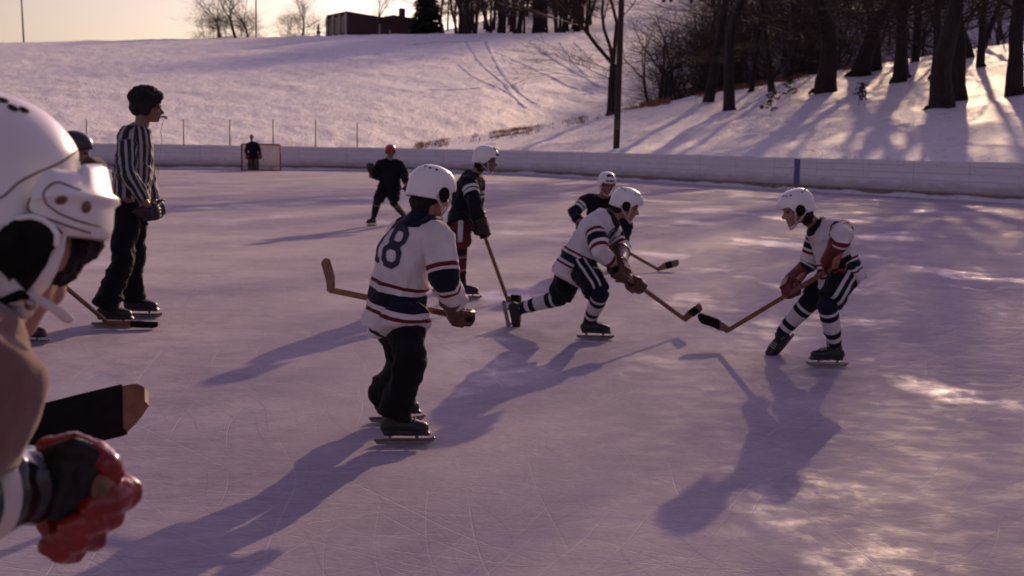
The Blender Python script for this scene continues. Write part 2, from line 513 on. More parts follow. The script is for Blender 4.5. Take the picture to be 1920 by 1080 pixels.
ss = [scratches(6.6, .35, .038, .30, 1, .42), scratches(6.0, -.6, .034, .40, 2, .43), scratches(4.6, 1.45, .024, .45, 3, .47), scratches(6.4, .95, .034, .35, 4, .47), scratches(6.1, -1.15, .034, .40, 5, .47), scratches(7.2, .05, .040, .25, 6, .47), scratches(8.0, -.25, .044, .60, 7, .50), scratches(7.6, .65, .042, .70, 8, .50)]
sc = ss[0]
for q_ in ss[1:]: sc = mth('ADD', sc, q_, True)
sd_ = scratches(6.8, .18, .046, .5, 9, .43)
for q_ in (scratches(5.4, -.9, .036, .45, 10, .46), scratches(7.4, 1.2, .044, .6, 11, .47), scratches(8.4, -.12, .05, .5, 12, .46)): sd_ = mth('ADD', sd_, q_, True)
patch = nz(.55, 7, .65); grain = nz(26, 5, .7); shav = nz(5, 8, .72)
cr = node(nt, "ShaderNodeValToRGB"); e = cr.color_ramp.elements
e[0].position = .38; e[0].color = (.25, .21, .275, 1); e[1].position = .62; e[1].color = (.48, .41, .455, 1)
nt.links.new(mth('ADD', mth('MULTIPLY', patch.outputs[0], .55), mth('MULTIPLY', shav.outputs[0], .45)), cr.inputs[0])
mx = node(nt, "ShaderNodeMix"); mx.data_type = 'RGBA'; mx.inputs[7].default_value = (.50, .46, .49, 1)
fro = nz(8, 11, .8); frost = mth('MULTIPLY', mth('SUBTRACT', fro.outputs[0], .50), 4.0, True); fgate = nz(.8, 5, .6); frost = mth('MULTIPLY', frost, mth('MULTIPLY', mth('SUBTRACT', fgate.outputs[0], .36), 4.0, True))
nt.links.new(mth('MAXIMUM', mth('MULTIPLY', sc, .60), mth('MULTIPLY', frost, .55)), mx.inputs[0]); dk_ = node(nt, "ShaderNodeMix"); dk_.data_type = 'RGBA'; dk_.inputs[7].default_value = (.17, .14, .20, 1)
pit = nz(17, 9, .75); pits = mth('MULTIPLY', mth('SUBTRACT', pit.outputs[0], .58), 7.0, True)
nt.links.new(mth('MULTIPLY', mth('MAXIMUM', sd_, mth('MULTIPLY', pits, .7)), .5), dk_.inputs[0]); nt.links.new(cr.outputs[0], dk_.inputs[6]); nt.links.new(dk_.outputs[2], mx.inputs[6])
nt.links.new(mx.outputs[2], b.inputs["Base Color"])
rr_ = node(nt, "ShaderNodeMapRange"); rr_.inputs["From Min"].default_value = .35; rr_.inputs["From Max"].default_value = .65; rr_.inputs["To Min"].default_value = .62; rr_.inputs["To Max"].default_value = .92
nt.links.new(shav.outputs[0], rr_.inputs["Value"])
# patches of bare polished ice between the frost
gl_ = nz(.55, 8, .68, (1, .55, 1, .4)); gm = mth('MULTIPLY', mth('SUBTRACT', gl_.outputs[0], .535), 9.0, True); gm = mth('MULTIPLY', gm, mth('SUBTRACT', 1.0, frost, True))
nt.links.new(mth('SUBTRACT', rr_.outputs[0], mth('MULTIPLY', gm, .40)), b.inputs["Roughness"]); nt.links.new(mth('ADD', .10, mth('MULTIPLY', gm, .19)), b.inputs["Specular IOR Level"])
p_ = bump(patch.outputs[0], .2, .008); p_ = bump(shav.outputs[0], .35, .004, p_); p_ = bump(grain.outputs[0], .6, .005, p_); p_ = bump(fro.outputs[0], .5, .006, p_)
q = node(nt, "ShaderNodeBump"); q.invert = True; q.inputs["Strength"].default_value = .5; q.inputs["Distance"].default_value = .003
nt.links.new(sc, q.inputs["Height"]); nt.links.new(p_, q.inputs["Normal"]); nt.links.new(q.outputs[0], b.inputs["Normal"])
ol = rink_outline(.0)
me = bpy.data.meshes.new("ice"); me.from_pydata([(x, y, 0) for x, y in ol], [], [tuple(range(len(ol)))]); me.update()
if me.polygons[0].normal.z < 0: me.flip_normals()
bm = bmesh.new(); bm.from_mesh(me); bmesh.ops.triangulate(bm, faces=bm.faces); bm.to_mesh(me); bm.free()
tag(link("ice", me, ICE), kind="structure")

# ------------------------------------------------------------------ boards
BOARD, nt, b = new_mat("painted_boards")
tc = node(nt, "ShaderNodeTexCoord"); b.inputs["Roughness"].default_value = .6
sx = node(nt, "ShaderNodeSeparateXYZ"); nt.links.new(tc.outputs["Object"], sx.inputs[0])
z = sx.outputs[2]
n1 = nz(1.2, 8, .7, (1, 1, 4)); n2 = nz(9, 6, .7, (1, 1, 5))
cr = node(nt, "ShaderNodeValToRGB"); e = cr.color_ramp.elements
e[0].position = .30; e[0].color = (.66, .60, .58, 1); e[1].position = .58; e[1].color = (.80, .765, .765, 1)
nt.links.new(mth('ADD', mth('MULTIPLY', n1.outputs[0], .6), mth('MULTIPLY', n2.outputs[0], .4)), cr.inputs[0])
# plank joints and dirt scuffed up from the ice
pl = mth('ABSOLUTE', mth('SUBTRACT', mth('FRACT', mth('MULTIPLY', z, 4.6)), .5))
joint = mth('MULTIPLY', mth('SUBTRACT', 1.0, mth('DIVIDE', pl, .11), True), mth('MULTIPLY', mth('SUBTRACT', n1.outputs[0], .38), 5.0, True))
dirt = mth('MULTIPLY', mth('SUBTRACT', .80, mth('ADD', z, mth('MULTIPLY', n1.outputs[0], .45)), True), 2.2, True)
mx = node(nt, "ShaderNodeMix"); mx.data_type = 'RGBA'; mx.inputs[7].default_value = (.20, .14, .12, 1)
at_ = node(nt, "ShaderNodeAttribute"); at_.attribute_name = "along"
pj = mth('ABSOLUTE', mth('SUBTRACT', mth('FRACT', mth('DIVIDE', at_.outputs["Fac"], 2.44)), .5))
seam = mth('SUBTRACT', 1.0, mth('DIVIDE', pj, .008), True)
sp_ = nz(3.2, 9, .8, (1, 1, 2)); scuff = mth('MULTIPLY', mth('SUBTRACT', sp_.outputs[0], .57), 6.0, True)
nt.links.new(mth('MAXIMUM', mth('MAXIMUM', mth('MULTIPLY', joint, .45), mth('MULTIPLY', seam, .6)), mth('MAXIMUM', mth('MULTIPLY', dirt, .8), mth('MULTIPLY', scuff, .7))), mx.inputs[0]); nt.links.new(cr.outputs[0], mx.inputs[6]); nt.links.new(mx.outputs[2], b.inputs["Base Color"])
p_ = bump(n2.outputs[0], .4, .01); q = node(nt, "ShaderNodeBump"); q.invert = True; q.inputs["Distance"].default_value = .012; nt.links.new(joint, q.inputs["Height"]); nt.links.new(p_, q.inputs["Normal"]); nt.links.new(q.outputs[0], b.inputs["Normal"])
BLUE = M("blue_line_paint", (.07, .11, .24), .6, .35, 6, .3, 30, .004)

BOARD_H = 1.14
def build_boards():
    out = rink_outline(0, 1.22); inn = rink_outline(.0, 1.22)
    # keep the far end, the far side and the left end corner; the near side of the rink is open bench
    keep = []
    for i, (x, y) in enumerate(out):
        q, w_ = qw(x, y)
        keep.append((w_ > W0 - .01) or (q > Q1 - .01) or (q > Q1 - RC and w_ > W0 - RC))
    n = len(out)
    st = [i for i in range(n) if keep[i] and not keep[i - 1]][0]
    run = []
    i = st
    while keep[i % n] and len(run) < n: run.append(out[i % n]); i += 1
    root = empty("rink_boards", (run[0][0], run[0][1], 0), "long weathered white board wall around the far end and side of the ice rink", "boards")
    def strip(name, z0, z1, t0, t1, mat, rng=None):
        V = []; F = []
        pts = run if rng is None else rng
        for k in range(len(pts)):
            a = Vector((*pts[max(0, k - 1)], 0)); c = Vector((*pts[min(len(pts) - 1, k + 1)], 0))
            tv = (c - a).normalized(); nv = Vector((tv.y, -tv.x, 0))      # outward
            p = Vector((*pts[k], 0)); mid_ = Vector((*xy(-16, 0), 0))
            if nv.dot(p - mid_) < 0: nv = -nv
            wob = noise.noise(p * .35) * .03 if z1 > .8 else 0
            for (t, zz) in ((t0, z0), (t1, z0), (t1, z1 + wob), (t0, z1 + wob)):
                q_ = p + nv * t; V.append((q_.x, q_.y, zz))
        for k in range(len(pts) - 1):
            o = k * 4
            for j in range(4): F.append((o + j, o + (j + 1) % 4, o + 4 + (j + 1) % 4, o + 4 + j))
        F.append((3, 2, 1, 0)); e_ = (len(pts) - 1) * 4; F.append((e_, e_ + 1, e_ + 2, e_ + 3))
        me = bpy.data.meshes.new(name); me.from_pydata(V, [], F); me.update()
        bm = bmesh.new(); bm.from_mesh(me); bmesh.ops.recalc_face_normals(bm, faces=bm.faces); bm.to_mesh(me); bm.free()
        if rng is None:
            al = [0.0]
            for k in range(1, len(pts)): al.append(al[-1] + math.dist(pts[k], pts[k - 1]))
            add_attr(me, "along", np.repeat(np.array(al), 4))
        return link(name, me, mat, root)
    strip("wall", -.08, BOARD_H, .0, .06, BOARD)
    strip("kick_board", .0, .20, -.022, -.003, M("weathered_kick_board", (.22, .16, .14), .7, .35, 5, .5, 20, .01))
    # blue line stripe where the photo shows it
    c = None
    for s_ in np.linspace(-30, 30, 3000):
        x, y = xy(0, s_)
        if y < 5: continue
        d = Vector((x, y, .5)) - CAM; px = 960 + FPX * d.dot(RIGHT) / d.dot(FWD)
        if abs(px - 1494) < .8: c = s_; break
    strip("blue_stripe", .0, BOARD_H - .04, -.012, -.004, BLUE, [xy(0, c - .16), xy(0, c + .16)])
    # wooden uprights that hold the panels from behind
    return root, run
boards, brun = build_boards()

# heaped snow scraped against the foot of the boards
def snow_bank():
    V = []; F = []; rr = random.Random(4)
    pts = brun; n = len(pts); fine_ = []
    for k in range(n - 1):
        for t in (0, .25, .5, .75): fine_.append((pts[k][0] + (pts[k + 1][0] - pts[k][0]) * t, pts[k][1] + (pts[k + 1][1] - pts[k][1]) * t))
    mid_ = Vector((*xy(-16, 0), 0))
    for k, p in enumerate(fine_):
        a = Vector((*fine_[max(0, k - 1)], 0)); c = Vector((*fine_[min(len(fine_) - 1, k + 1)], 0)); tv = (c - a).normalized(); nv = Vector((-tv.y, tv.x, 0)); P_ = Vector((*p, 0))
        if nv.dot(mid_ - P_) < 0: nv = -nv
        h = .09 + .10 * noise.noise(P_ * .7) + .05 * noise.noise(P_ * 2.3); h = max(.02, h); w_ = .28 + .25 * noise.noise(P_ * .5 + Vector((9, 0, 0)))
        w_ = max(.1, w_)
        for (t, z_) in ((.024, h), (.024 + w_ * .3, h * .8), (.024 + w_ * .7, h * .3), (.024 + w_, -.01)):
            q_ = P_ + nv * t; V.append((q_.x, q_.y, z_))
    for k in range(len(fine_) - 1):
        for j in range(3): F.append((k * 4 + j, k * 4 + j + 1, k * 4 + 5 + j, k * 4 + 4 + j))
    me = bpy.data.meshes.new("snow_bank"); me.from_pydata(V, [], F); me.update(); me.polygons.foreach_set("use_smooth", [True] * len(F))
    tag(link("snow_bank", me, SNOW), kind="structure")
snow_bank()

# ------------------------------------------------------------------ goal
def goal():
    red = M("red_goal_pipe", (.30, .03, .03), .5, .2)
    c = Vector((*xy(0, 0), 0))
    gc = G(490, 320.5)
    u3 = Vector((U2[0], U2[1], 0)); v3 = Vector((V2[0], V2[1], 0))
    root = empty("hockey_goal", gc, "hockey goal with dark red pipe frame and pale net at the far end", "hockey goal")
    W, H, D = .915, 1.22, .95
    B = Blob(); r_ = .042
    lp, rp = gc - v3 * W, gc + v3 * W; up = Vector((0, 0, 1))
    B.tube([lp, lp + up * (H - .04), lp + up * H + v3 * .04, rp + up * H - v3 * .04, rp + up * (H - .04), rp], [r_] * 6, n=10)
    link("frame", B.raw("frame"), red, root)
    B = Blob()
    B.tube([lp + up * .03, lp - u3 * D + v3 * .25 + up * .03, rp - u3 * D - v3 * .25 + up * .03, rp + up * .03], [.03] * 4, n=8)
    B.tube([gc - u3 * D + up * .03, gc - u3 * .5 + up * H * .95, gc + up * H], [.025] * 3, n=8)
    link("base_frame", B.raw("base_frame"), red, root)
    N = Blob(); 
    def cord(pts): N.tube(pts, [.0085] * len(pts), n=4, cap=False)
    bl, br = lp - u3 * D + v3 * .25, rp - u3 * D - v3 * .25; tl, tr = lp - u3 * .45 + v3 * .05 + up * H, rp - u3 * .45 - v3 * .05 + up * H
    lpT, rpT = lp + up * H, rp + up * H
    for i in range(41):
        t = i / 40
        cord([lerp(bl, br, t) + up * .03, lerp(tl, tr, t) - up * .03, lerp(lpT, rpT, t)])
    for i in range(28):
        t = i / 27
        cord([lerp(lp, lpT, t), lerp(bl, tl, t), lerp(br, tr, t), lerp(rp, rpT, t)])
    for i in range(1, 10):
        t = i / 10
        cord([lerp(lpT, tl, t), lerp(rpT, tr, t)])
        for (a, b_, a2, b2) in ((lp, bl, lpT, tl), (rp, br, rpT, tr)): cord([lerp(a, b_, t), lerp(a2, b2, t)])
    link("net", N.raw("net", False), M("net_cord", (.72, .66, .62), .8), root)
goal()

# ------------------------------------------------------------------ steel posts behind the end boards
POST = M("galvanised_post", (.16, .14, .15), .5, .25, 12, .1, 40, .002, metal=.3)
def posts():
    rr = random.Random(2)
    for px, lab in ((163, "beside the mostly hidden player's dark helmet"), (345, "just past the referee's chest"), (432, "nearest the referee's side of the goal"), (513, "rising straight behind the goal net"), (592, "between the goal and the red helmeted player"), (670, "closest to the red helmeted player")):
        # on the line just behind the end boards
        for q in np.linspace(Q0, 2, 4000):
            x, y = xy(q, W0 + .22)
            d = Vector((x, y, 1)) - CAM; p_ = 960 + FPX * d.dot(RIGHT) / d.dot(FWD)
            if abs(p_ - px) < .6: break
        top = 1.4 + (254.7 + .018 * px - (226 if px < 600 else 232)) / FPX * y
        root = empty("fence_post", (x, y, 0), "thin grey steel post behind the end boards, " + lab, "post", "bare steel fence posts")
        B = Blob(); B.tube([Vector((x, y, -.1)), Vector((x + rr.uniform(-.01, .01), y, top))], [.034, .034], n=10, cap=False); link("pole", B.raw("pole"), POST, root)
        B = Blob(); B.ball((x, y, top), (.042, .042, .03), n=10, m=6); link("cap", B.raw("cap"), POST, root)
posts()
# ------------------------------------------------------------------ trees
BARK, nt, b = new_mat("bark")
tc = node(nt, "ShaderNodeTexCoord"); b.inputs["Roughness"].default_value = .9
n1 = nz(3, 8, .7, (3, 3, .5)); cr = node(nt, "ShaderNodeValToRGB"); e = cr.color_ramp.elements
e[0].position = .35; e[0].color = (.010, .006, .006, 1); e[1].position = .68; e[1].color = (.038, .023, .020, 1)
nt.links.new(n1.outputs[0], cr.inputs[0]); nt.links.new(cr.outputs[0], b.inputs["Base Color"]); nt.links.new(bump(n1.outputs[0], .9, .06), b.inputs["Normal"])
TWIG = M("twig_bark", (.036, .016, .011), .85, .3, 2, .0)

def tree_mesh(seed, H, r0, fork=.45, spread=35, levels=5, branch_low=.35, gnarl=.12, lean=(0, 0), twigs=1.0, flare=1.22, thin=.62, droop=0.0):
    """returns (trunk mesh, crown mesh), base at the origin"""
    rr = random.Random(seed); T = Blob(); C = Blob()
    budget = [int(5200 * twigs)]
    def limb(B, p, d, L, r, lev, n, first=False):
        steps = 7 if first else max(3, 5 - lev)
        pts = [p]; rad = [r * flare if first else r]; dd = d.normalized()
        ends = []
        for i in range(1, steps + 1):
            t = i / steps
            g = gnarl * (1 if first else 1.8)
            dd = (dd + Vector((rr.gauss(0, g), rr.gauss(0, g), rr.gauss(0, g * .5) + (.05 if not first and lev < 3 else -droop)))).normalized()
            p = p + dd * (L / steps); pts.append(p)
            rad.append(r * (1 - (1 - thin) * t) if (lev < levels) else r * (1 - .6 * t))
            if first and i == 1: rad[-1] = r * 1.06
            ends.append((p, dd, rad[-1], t))
        B.tube(pts, rad, n=n, cap=.3 if first else False)
        return ends
    queue = []
    def grow(p, d, L, r, lev): queue.append((p, d, L, r, lev))
    def grow_now(p, d, L, r, lev):
        if budget[0] <= 0 or r < .0035: return
        budget[0] -= 1
        ends = limb(C, p, d, L, r, lev, 6 if r > .06 else (4 if r > .015 else 3))
        if lev >= levels: return
        for (q, dd, rq, t) in ends:
            if t < .3: continue
            for _ in range(1 if rr.random() < .55 else 2):
                a = rr.uniform(0, 2 * PI); s_ = R(spread * rr.uniform(.7, 1.5))
                o = dd.orthogonal().normalized(); o = Matrix.Rotation(a, 3, dd) @ o
                nd = dd * math.cos(s_) + o * math.sin(s_)
                grow(q, nd, L * rr.uniform(.48, .72), max(rq * rr.uniform(.42, .6), .006), lev + 1)
        q, dd, rq, t = ends[-1]
        grow(q, dd, L * rr.uniform(.55, .75), rq * .85, lev + 1)
    ends = limb(T, Vector((0, 0, -.25)), Vector((lean[0], lean[1], 1)), H * fork + .25, r0, 0, 14, True)
    # root flare
    for i in range(6):
        a = rr.uniform(0, 2 * PI); T.tube([Vector((0, 0, r0 * 1.0)), Vector((math.cos(a) * r0 * 1.15, math.sin(a) * r0 * 1.15, r0 * .28)), Vector((math.cos(a) * r0 * 1.6, math.sin(a) * r0 * 1.6, -.15))], [r0 * .5, r0 * .33, r0 * .14], n=8)
    q, dd, rq, t = ends[-1]
    k = 3 if fork < .7 else 2
    a0 = rr.uniform(0, 2 * PI)
    for i in range(k):
        a = a0 + 2 * PI * i / k + rr.uniform(-.4, .4); s_ = R(rr.uniform(12, 30) if i else 8)
        o = Matrix.Rotation(a, 3, dd) @ dd.orthogonal().normalized()
        grow(q, dd * math.cos(s_) + o * math.sin(s_), H * (1 - fork) * rr.uniform(.5, .68), rq * rr.uniform(.62, .85), 1)
    for (q, dd, rq, t) in ends:
        if t < branch_low: continue
        for _ in range(2):
            if rr.random() < .85:
                a = rr.uniform(0, 2 * PI); s_ = R(rr.uniform(50, 85))
                o = Matrix.Rotation(a, 3, dd) @ dd.orthogonal().normalized()
                grow(q, dd * math.cos(s_) + o * math.sin(s_), H * rr.uniform(.10, .26), rq * rr.uniform(.16, .34), 2)
    i = 0
    while i < len(queue) and budget[0] > 0:
        grow_now(*queue[i]); i += 1
    return T.raw("trunk"), C.raw("crown", False)

def put_tree(meshes, loc, label, name="bare_tree", cat="tree", group=None, rz=0, sxy=1.0, sz=1.0, tilt=(0, 0)):
    root = empty(name, loc, label, cat, group)
    root.rotation_euler = (tilt[0], tilt[1], rz); root.scale = (sxy, sxy, sz)
    for nm, me, mt in (("trunk", meshes[0], BARK), ("crown", meshes[1], TWIG)):
        if not me.materials: me.materials.append(mt)
        o = bpy.data.objects.new(nm, me); COL.objects.link(o); o.parent = root
    return root

OAKS = [tree_mesh(s_, 17, .42, fork=.42, spread=38, levels=5, branch_low=.55, gnarl=.06, twigs=.55) for s_ in (11, 12, 13)]
TALL = [tree_mesh(s_, 16, .17, fork=.58, spread=34, levels=4, branch_low=.3, gnarl=.05, twigs=.30) for s_ in (21, 22, 23, 24)]
SLIM = [tree_mesh(s_, 11, .085, fork=.5, spread=36, levels=4, branch_low=.2, gnarl=.08, twigs=.22) for s_ in (31, 32, 33)]
DENSE = [tree_mesh(s_, 17, .42, fork=.42, spread=38, levels=5, branch_low=.5, gnarl=.06, twigs=.24) for s_ in (14, 15)]
FORKED = tree_mesh(57, 15, .17, fork=.26, spread=30, levels=5, branch_low=.6, gnarl=.035, twigs=.6)
BRUSH = [tree_mesh(s_, 4.2, .05, fork=.12, spread=34, levels=4, branch_low=.0, gnarl=.14, twigs=.45) for s_ in (41, 42, 43)]

def width_at(p, px_w):           # diameter in metres of something px_w photo pixels wide
    return px_w * (p - CAM).dot(FWD) / FPX

# named trunks on the near slope, base pixel and width read from the photograph
near = [
    (1327, 190, 19, 'T', 0, (0, 0), "slender dark tree, first of two thin trunks at the wood's edge beyond the utility pole"),
    (1367, 205, 20, 'T', 1, (0, .0), "slender dark tree with fine low branches, second trunk at the wood's edge"),
    (1548, 172, 38, 'O', 0, (0, 0), "thick oak trunk standing alone just above the small leafy saplings"),
    (1690, 146, 27, 'O', 1, (0, 0), "straight medium oak between the lone thick oak and the broadest trunk"),
    (1766, 205, 44, 'O', 2, (0, -.02), "broadest dark oak with spreading roots, lowest on the snowy bank"),
    (1792, 186, 40, 'O', 0, (0, .03), "thick oak trunk leaning close behind the broadest oak"),
    (1902, 175, 31, 'O', 1, (0, .02), "big oak with sunlit edge near the picture's right border"),
    (1612, 140, 34, 'O', 2, (0, 0), "dark oak on the bank crest behind a thin sapling"),
    (1640, 132, 26, 'O', 0, (0, .01), "paired oak on the bank crest beside a dark wide trunk"),
    (1818, 110, 20, 'T', 2, (0, 0), "tall dark trunk high on the bank behind the broadest oak"),
    (1852, 72, 11, 'T', 3, (0, 0), "thin distant trunk in the gap before the sunlit edge oak"),
    (1446, 172, 12, 'T', 0, (0, -.30), "crooked tree leaning sharply toward the hill"),
    (1478, 150, 15, 'T', 1, (0, .10), "crooked tree with a swinging trunk beside the sharply leaning one"),
    (1505, 140, 11, 'T', 2, (0, .05), "thin tree just left of the lone thick oak"),
    (1408, 172, 9, 'T', 3, (0, -.05), "very thin trunk behind the two slender edge trees"),
    (1752, 150, 17, 'O', 0, (0, 0), "dark trunk half hidden behind the broadest oak"),
    (1838, 128, 15, 'O', 1, (0, 0), "middling trunk on the upper bank left of the sunlit edge oak"),
    (1716, 118, 13, 'T', 1, (0, 0), "slim trunk on the crest right of the straight medium oak"),
    (1148, 213, 20, 'T', 2, (0, -.07), "forked bare tree growing close beside the utility pole"),
]
NOM = {'O': .84, 'T': .34}
SET = {'O': OAKS, 'T': TALL}
rr = random.Random(77)
for (px, py, pw, kd, i, tl, lab) in near:
    p = on_land(px, py)
    k = width_at(p, pw) / NOM[kd]
    put_tree(FORKED if px == 1148 else (DENSE[i % 2] if kd == 'O' and px > 1740 else SET[kd][i]), p, lab, name="oak_tree" if kd == 'O' else "bare_tree", group="trees on the snowy bank", rz=rr.uniform(0, 6.28), sxy=k, sz=(.68 if px == 1766 else .86 if px == 1792 else 1.0 if px > 1740 else .82) if kd == 'O' else .85, tilt=tl)

# trees of the same bank that stand outside the picture and throw their shadows into it
for (q, w_, kd, i) in ((30, 30, 'O', 1), (36, 24, 'O', 2), (26, 22, 'T', 2), (33, 12, 'O', 0), (9, -22, 'O', 0), (17, -14, 'O', 1), (13, -34, 'T', 1), (22, -26, 'O', 2), (27, -8, 'T', 0)):
    x, y = xy(q, w_)
    put_tree(SET[kd][i], Vector((x, y, land1(x, y))), "bare tree on the bank past the picture's edge, added to shade the bank", name="oak_tree" if kd == 'O' else "bare_tree", group="bank trees outside the view", rz=rr.uniform(0, 6), sxy=1.0, sz=1.0)

for (x, y, i) in ((34, 80, 0), (37, 88, 1), (41, 98, 2), (33, 73, 3), (44, 106, 0)):  # unseen trees added to shade the sunny end of the bank
    put_tree(TALL[i], Vector((x, y, land1(x, y))), "bare tree on the bank past the picture's edge, added to shade the bank", group="bank trees outside the view", rz=i * 2.1, sxy=1.9, sz=1.0)

# wood beyond the bank crest
cnt = 0
for i in range(900):
    px = rr.uniform(1225, 1960); r_ = rr.uniform(118, 235)
    d = ray(px, 200); a = math.atan2(d.x, d.y)
    x, y = math.sin(a) * r_, math.cos(a) * r_
    if px < 1330 and r_ > 175: continue
    if px > 1600 and rr.random() < .55: continue
    if rr.random() < .25 * max(0, (r_ - 150) / 80): continue
    kd = rr.random()
    mset, nm, kk = (TALL[i % 4], "bare_tree", rr.uniform(.8, 1.7)) if kd < .62 else (SLIM[i % 3], "bare_tree", rr.uniform(.8, 1.5))
    put_tree(mset, Vector((x, y, land1(x, y))), "leafless tree crowded among others in the dark wood", name=nm, group="trees of the dark wood", rz=rr.uniform(0, 6.28), sxy=kk, sz=rr.uniform(.42, .66), tilt=(rr.gauss(0, .03), rr.gauss(0, .06)))
    cnt += 1
    if cnt >= 190: break
# thicket at the edge of the wood
for i in range(58):
    px = rr.uniform(1235, 1500) if i < 48 else rr.uniform(1500, 1640); r_ = rr.uniform(112, 160)
    d = ray(px, 200); a = math.atan2(d.x, d.y); x, y = math.sin(a) * r_, math.cos(a) * r_
    put_tree(BRUSH[i % 2], Vector((x, y, land1(x, y))), "leafless brush growing at the edge of the dark wood", name="bare_bush", cat="bush", group="brush along the wood edge", rz=rr.uniform(0, 6.28), sxy=rr.uniform(1.2, 2.2), sz=rr.uniform(1.1, 2.3))
# trees on the farther hill
for i in range(105):
    px = rr.uniform(822, 1110) if i < 95 else rr.uniform(1240, 1340); r_ = rr.uniform(238, 300) if i < 60 else rr.uniform(300, 400)
    d = ray(px, 60); a = math.atan2(d.x, d.y); x, y = math.sin(a) * r_, math.cos(a) * r_
    mset = TALL[i % 4] if i % 3 else OAKS[i % 3]
    put_tree(mset, Vector((x, y, land1(x, y))), "leafless tree on the farther hilltop beyond the crest", name="bare_tree", group="trees on the farther hilltop", rz=rr.uniform(0, 6.28), sxy=rr.uniform(1.3, 2.6) if i % 3 else rr.uniform(.5, .9), sz=rr.uniform(.8, 1.1))

# ------------------------------------------------------------------ conifers
NEEDLE = M("conifer_needles", (.018, .024, .016), .8, .4, 1.5, .0)
def conifer_mesh(seed, H, Rb, n=1500):
    rr = random.Random(seed); T = Blob(); T.tube([Vector((0, 0, -.3)), Vector((0, 0, H * .6)), Vector((0, 0, H * .97))], [H * .022, H * .014, .02], n=8)
    V = []; F = []
    for i in range(n):
        t = rr.random() ** .8; z_ = H * (.06 + .93 * t); rad = Rb * (1 - t) ** .85 * (.75 + .35 * rr.random())
        a = rr.uniform(0, 2 * PI); whorl = .72 + .28 * math.sin(z_ * 9)
        rad *= whorl
        d = Vector((math.cos(a), math.sin(a), -.25 - .2 * rr.random())).normalized(); s_ = Vector((-math.sin(a), math.cos(a), 0))
        p0 = Vector((0, 0, z_)) + d * rad * rr.uniform(.1, .5); p1 = Vector((0, 0, z_)) + d * max(rad, .15); wd = .10 * H / 12 + rad * .11
        o = len(V); V += [tuple(p0), tuple(lerp(p0, p1, .6) + s_ * wd + Vector((0, 0, rr.uniform(-.1, .1)))), tuple(p1), tuple(lerp(p0, p1, .6) - s_ * wd + Vector((0, 0, rr.uniform(-.15, .05))))]
        F += [(o, o + 1, o + 2), (o, o + 2, o + 3)]
    me = bpy.data.meshes.new("crown"); me.from_pydata(V, [], F); me.update(); me.materials.append(NEEDLE)
    return T.raw("trunk"), me
def at_hill(px, r_):
    d = ray(px, 60); a = math.atan2(d.x, d.y); x, y = math.sin(a) * r_, math.cos(a) * r_
    return Vector((x, y, land1(x, y)))
put_tree(conifer_mesh(3, 14, 4.6, 3600), at_hill(800, 252), "dark dense conifer beside the brick building on the hill crest", name="conifer_tree")
put_tree(conifer_mesh(4, 3.0, .95, 700), at_hill(597, 255), "small dark conifer at the end of the brick building", name="conifer_tree")

# bare crowns on the skyline
for (px, r_, ms, sc_, sz_, lab) in ((412, 262, OAKS[0], .62, .50, "wide low bare tree crown, outermost of three on the skyline"), (442, 258, OAKS[1], .72, .58, "widest bare tree crown in the middle of the skyline clump"), (466, 264, OAKS[2], .55, .48, "bare tree crown beside the thin skyline pole"),
                                  (566, 262, OAKS[1], .55, .50, "round bare tree on the skyline nearer the brick building"), (707, 268, OAKS[0], .5, .62, "bare tree rising behind the brick building's low wing")):
    put_tree(ms, at_hill(px, r_), lab, name="bare_tree", rz=rr.uniform(0, 6), sxy=sc_, sz=sz_)
for i, px in enumerate((372, 382, 391, 399, 408, 416, 425, 433, 441, 450, 458, 467, 477, 486, 522, 536, 546, 556, 566, 575, 585, 604)):
    put_tree(BRUSH[i % 3], at_hill(px, 254 + i % 4), "low leafless bush along the skyline of the hill", name="bare_bush", cat="bush", group="bushes along the skyline", rz=i, sxy=rr.uniform(1.5, 2.2), sz=rr.uniform(.9, 1.35) if i not in (0, 13, 14, 21) else .45)

# ------------------------------------------------------------------ oak saplings with clinging dead leaves
LEAF = M("dead_oak_leaf", (.085, .032, .015), .8, .4, 6, .0)
def sapling(p, h, seed, lab):
    rr = random.Random(seed); root = empty("oak_sapling", p, lab, "sapling", "oak saplings on the bank")
    T = Blob(); top = p + Vector((rr.gauss(0, .05), 0, h)); T.tube([p - Vector((0, 0, .1)), lerp(p, top, .5) + Vector((.03, 0, 0)), top], [.016, .012, .006], n=6)
    V = []; F = []
    for i in range(11):
        t = .28 + .7 * i / 11; a = rr.uniform(0, 2 * PI); q = lerp(p, top, t); e_ = q + Vector((math.cos(a), math.sin(a), .25)) * h * .38 * (1.2 - t)
        T.tube([q, e_], [.006, .003], n=4)
        for k in range(9):
            c = lerp(q, e_, rr.uniform(.3, 1.05)) + Vector((rr.gauss(0, .04), rr.gauss(0, .04), rr.gauss(0, .04)))
            d = Vector((rr.gauss(0, 1), rr.gauss(0, 1), -.6)).normalized(); s_ = d.orthogonal().normalized(); L = rr.uniform(.14, .24)
            o = len(V); V += [tuple(c), tuple(c + d * L * .5 + s_ * L * .34), tuple(c + d * L), tuple(c + d * L * .5 - s_ * L * .34)]; F.append((o, o + 1, o + 2, o + 3))
    link("trunk", T.raw("trunk"), BARK, root)
    me = bpy.data.meshes.new("leaves"); me.from_pydata(V, [], F); me.update(); link("leaves", me, LEAF, root)
sapling(on_land(1444, 224), 1.75, 1, "small sapling with brown dead leaves, lowest on the bank")
sapling(on_land(1609, 197), 1.25, 2, "small sapling with brown leaves below the dark crest oak")
sapling(on_land(1480, 190), 1.5, 3, "thin sapling with sparse leaves near the crest, left of the thick oak")

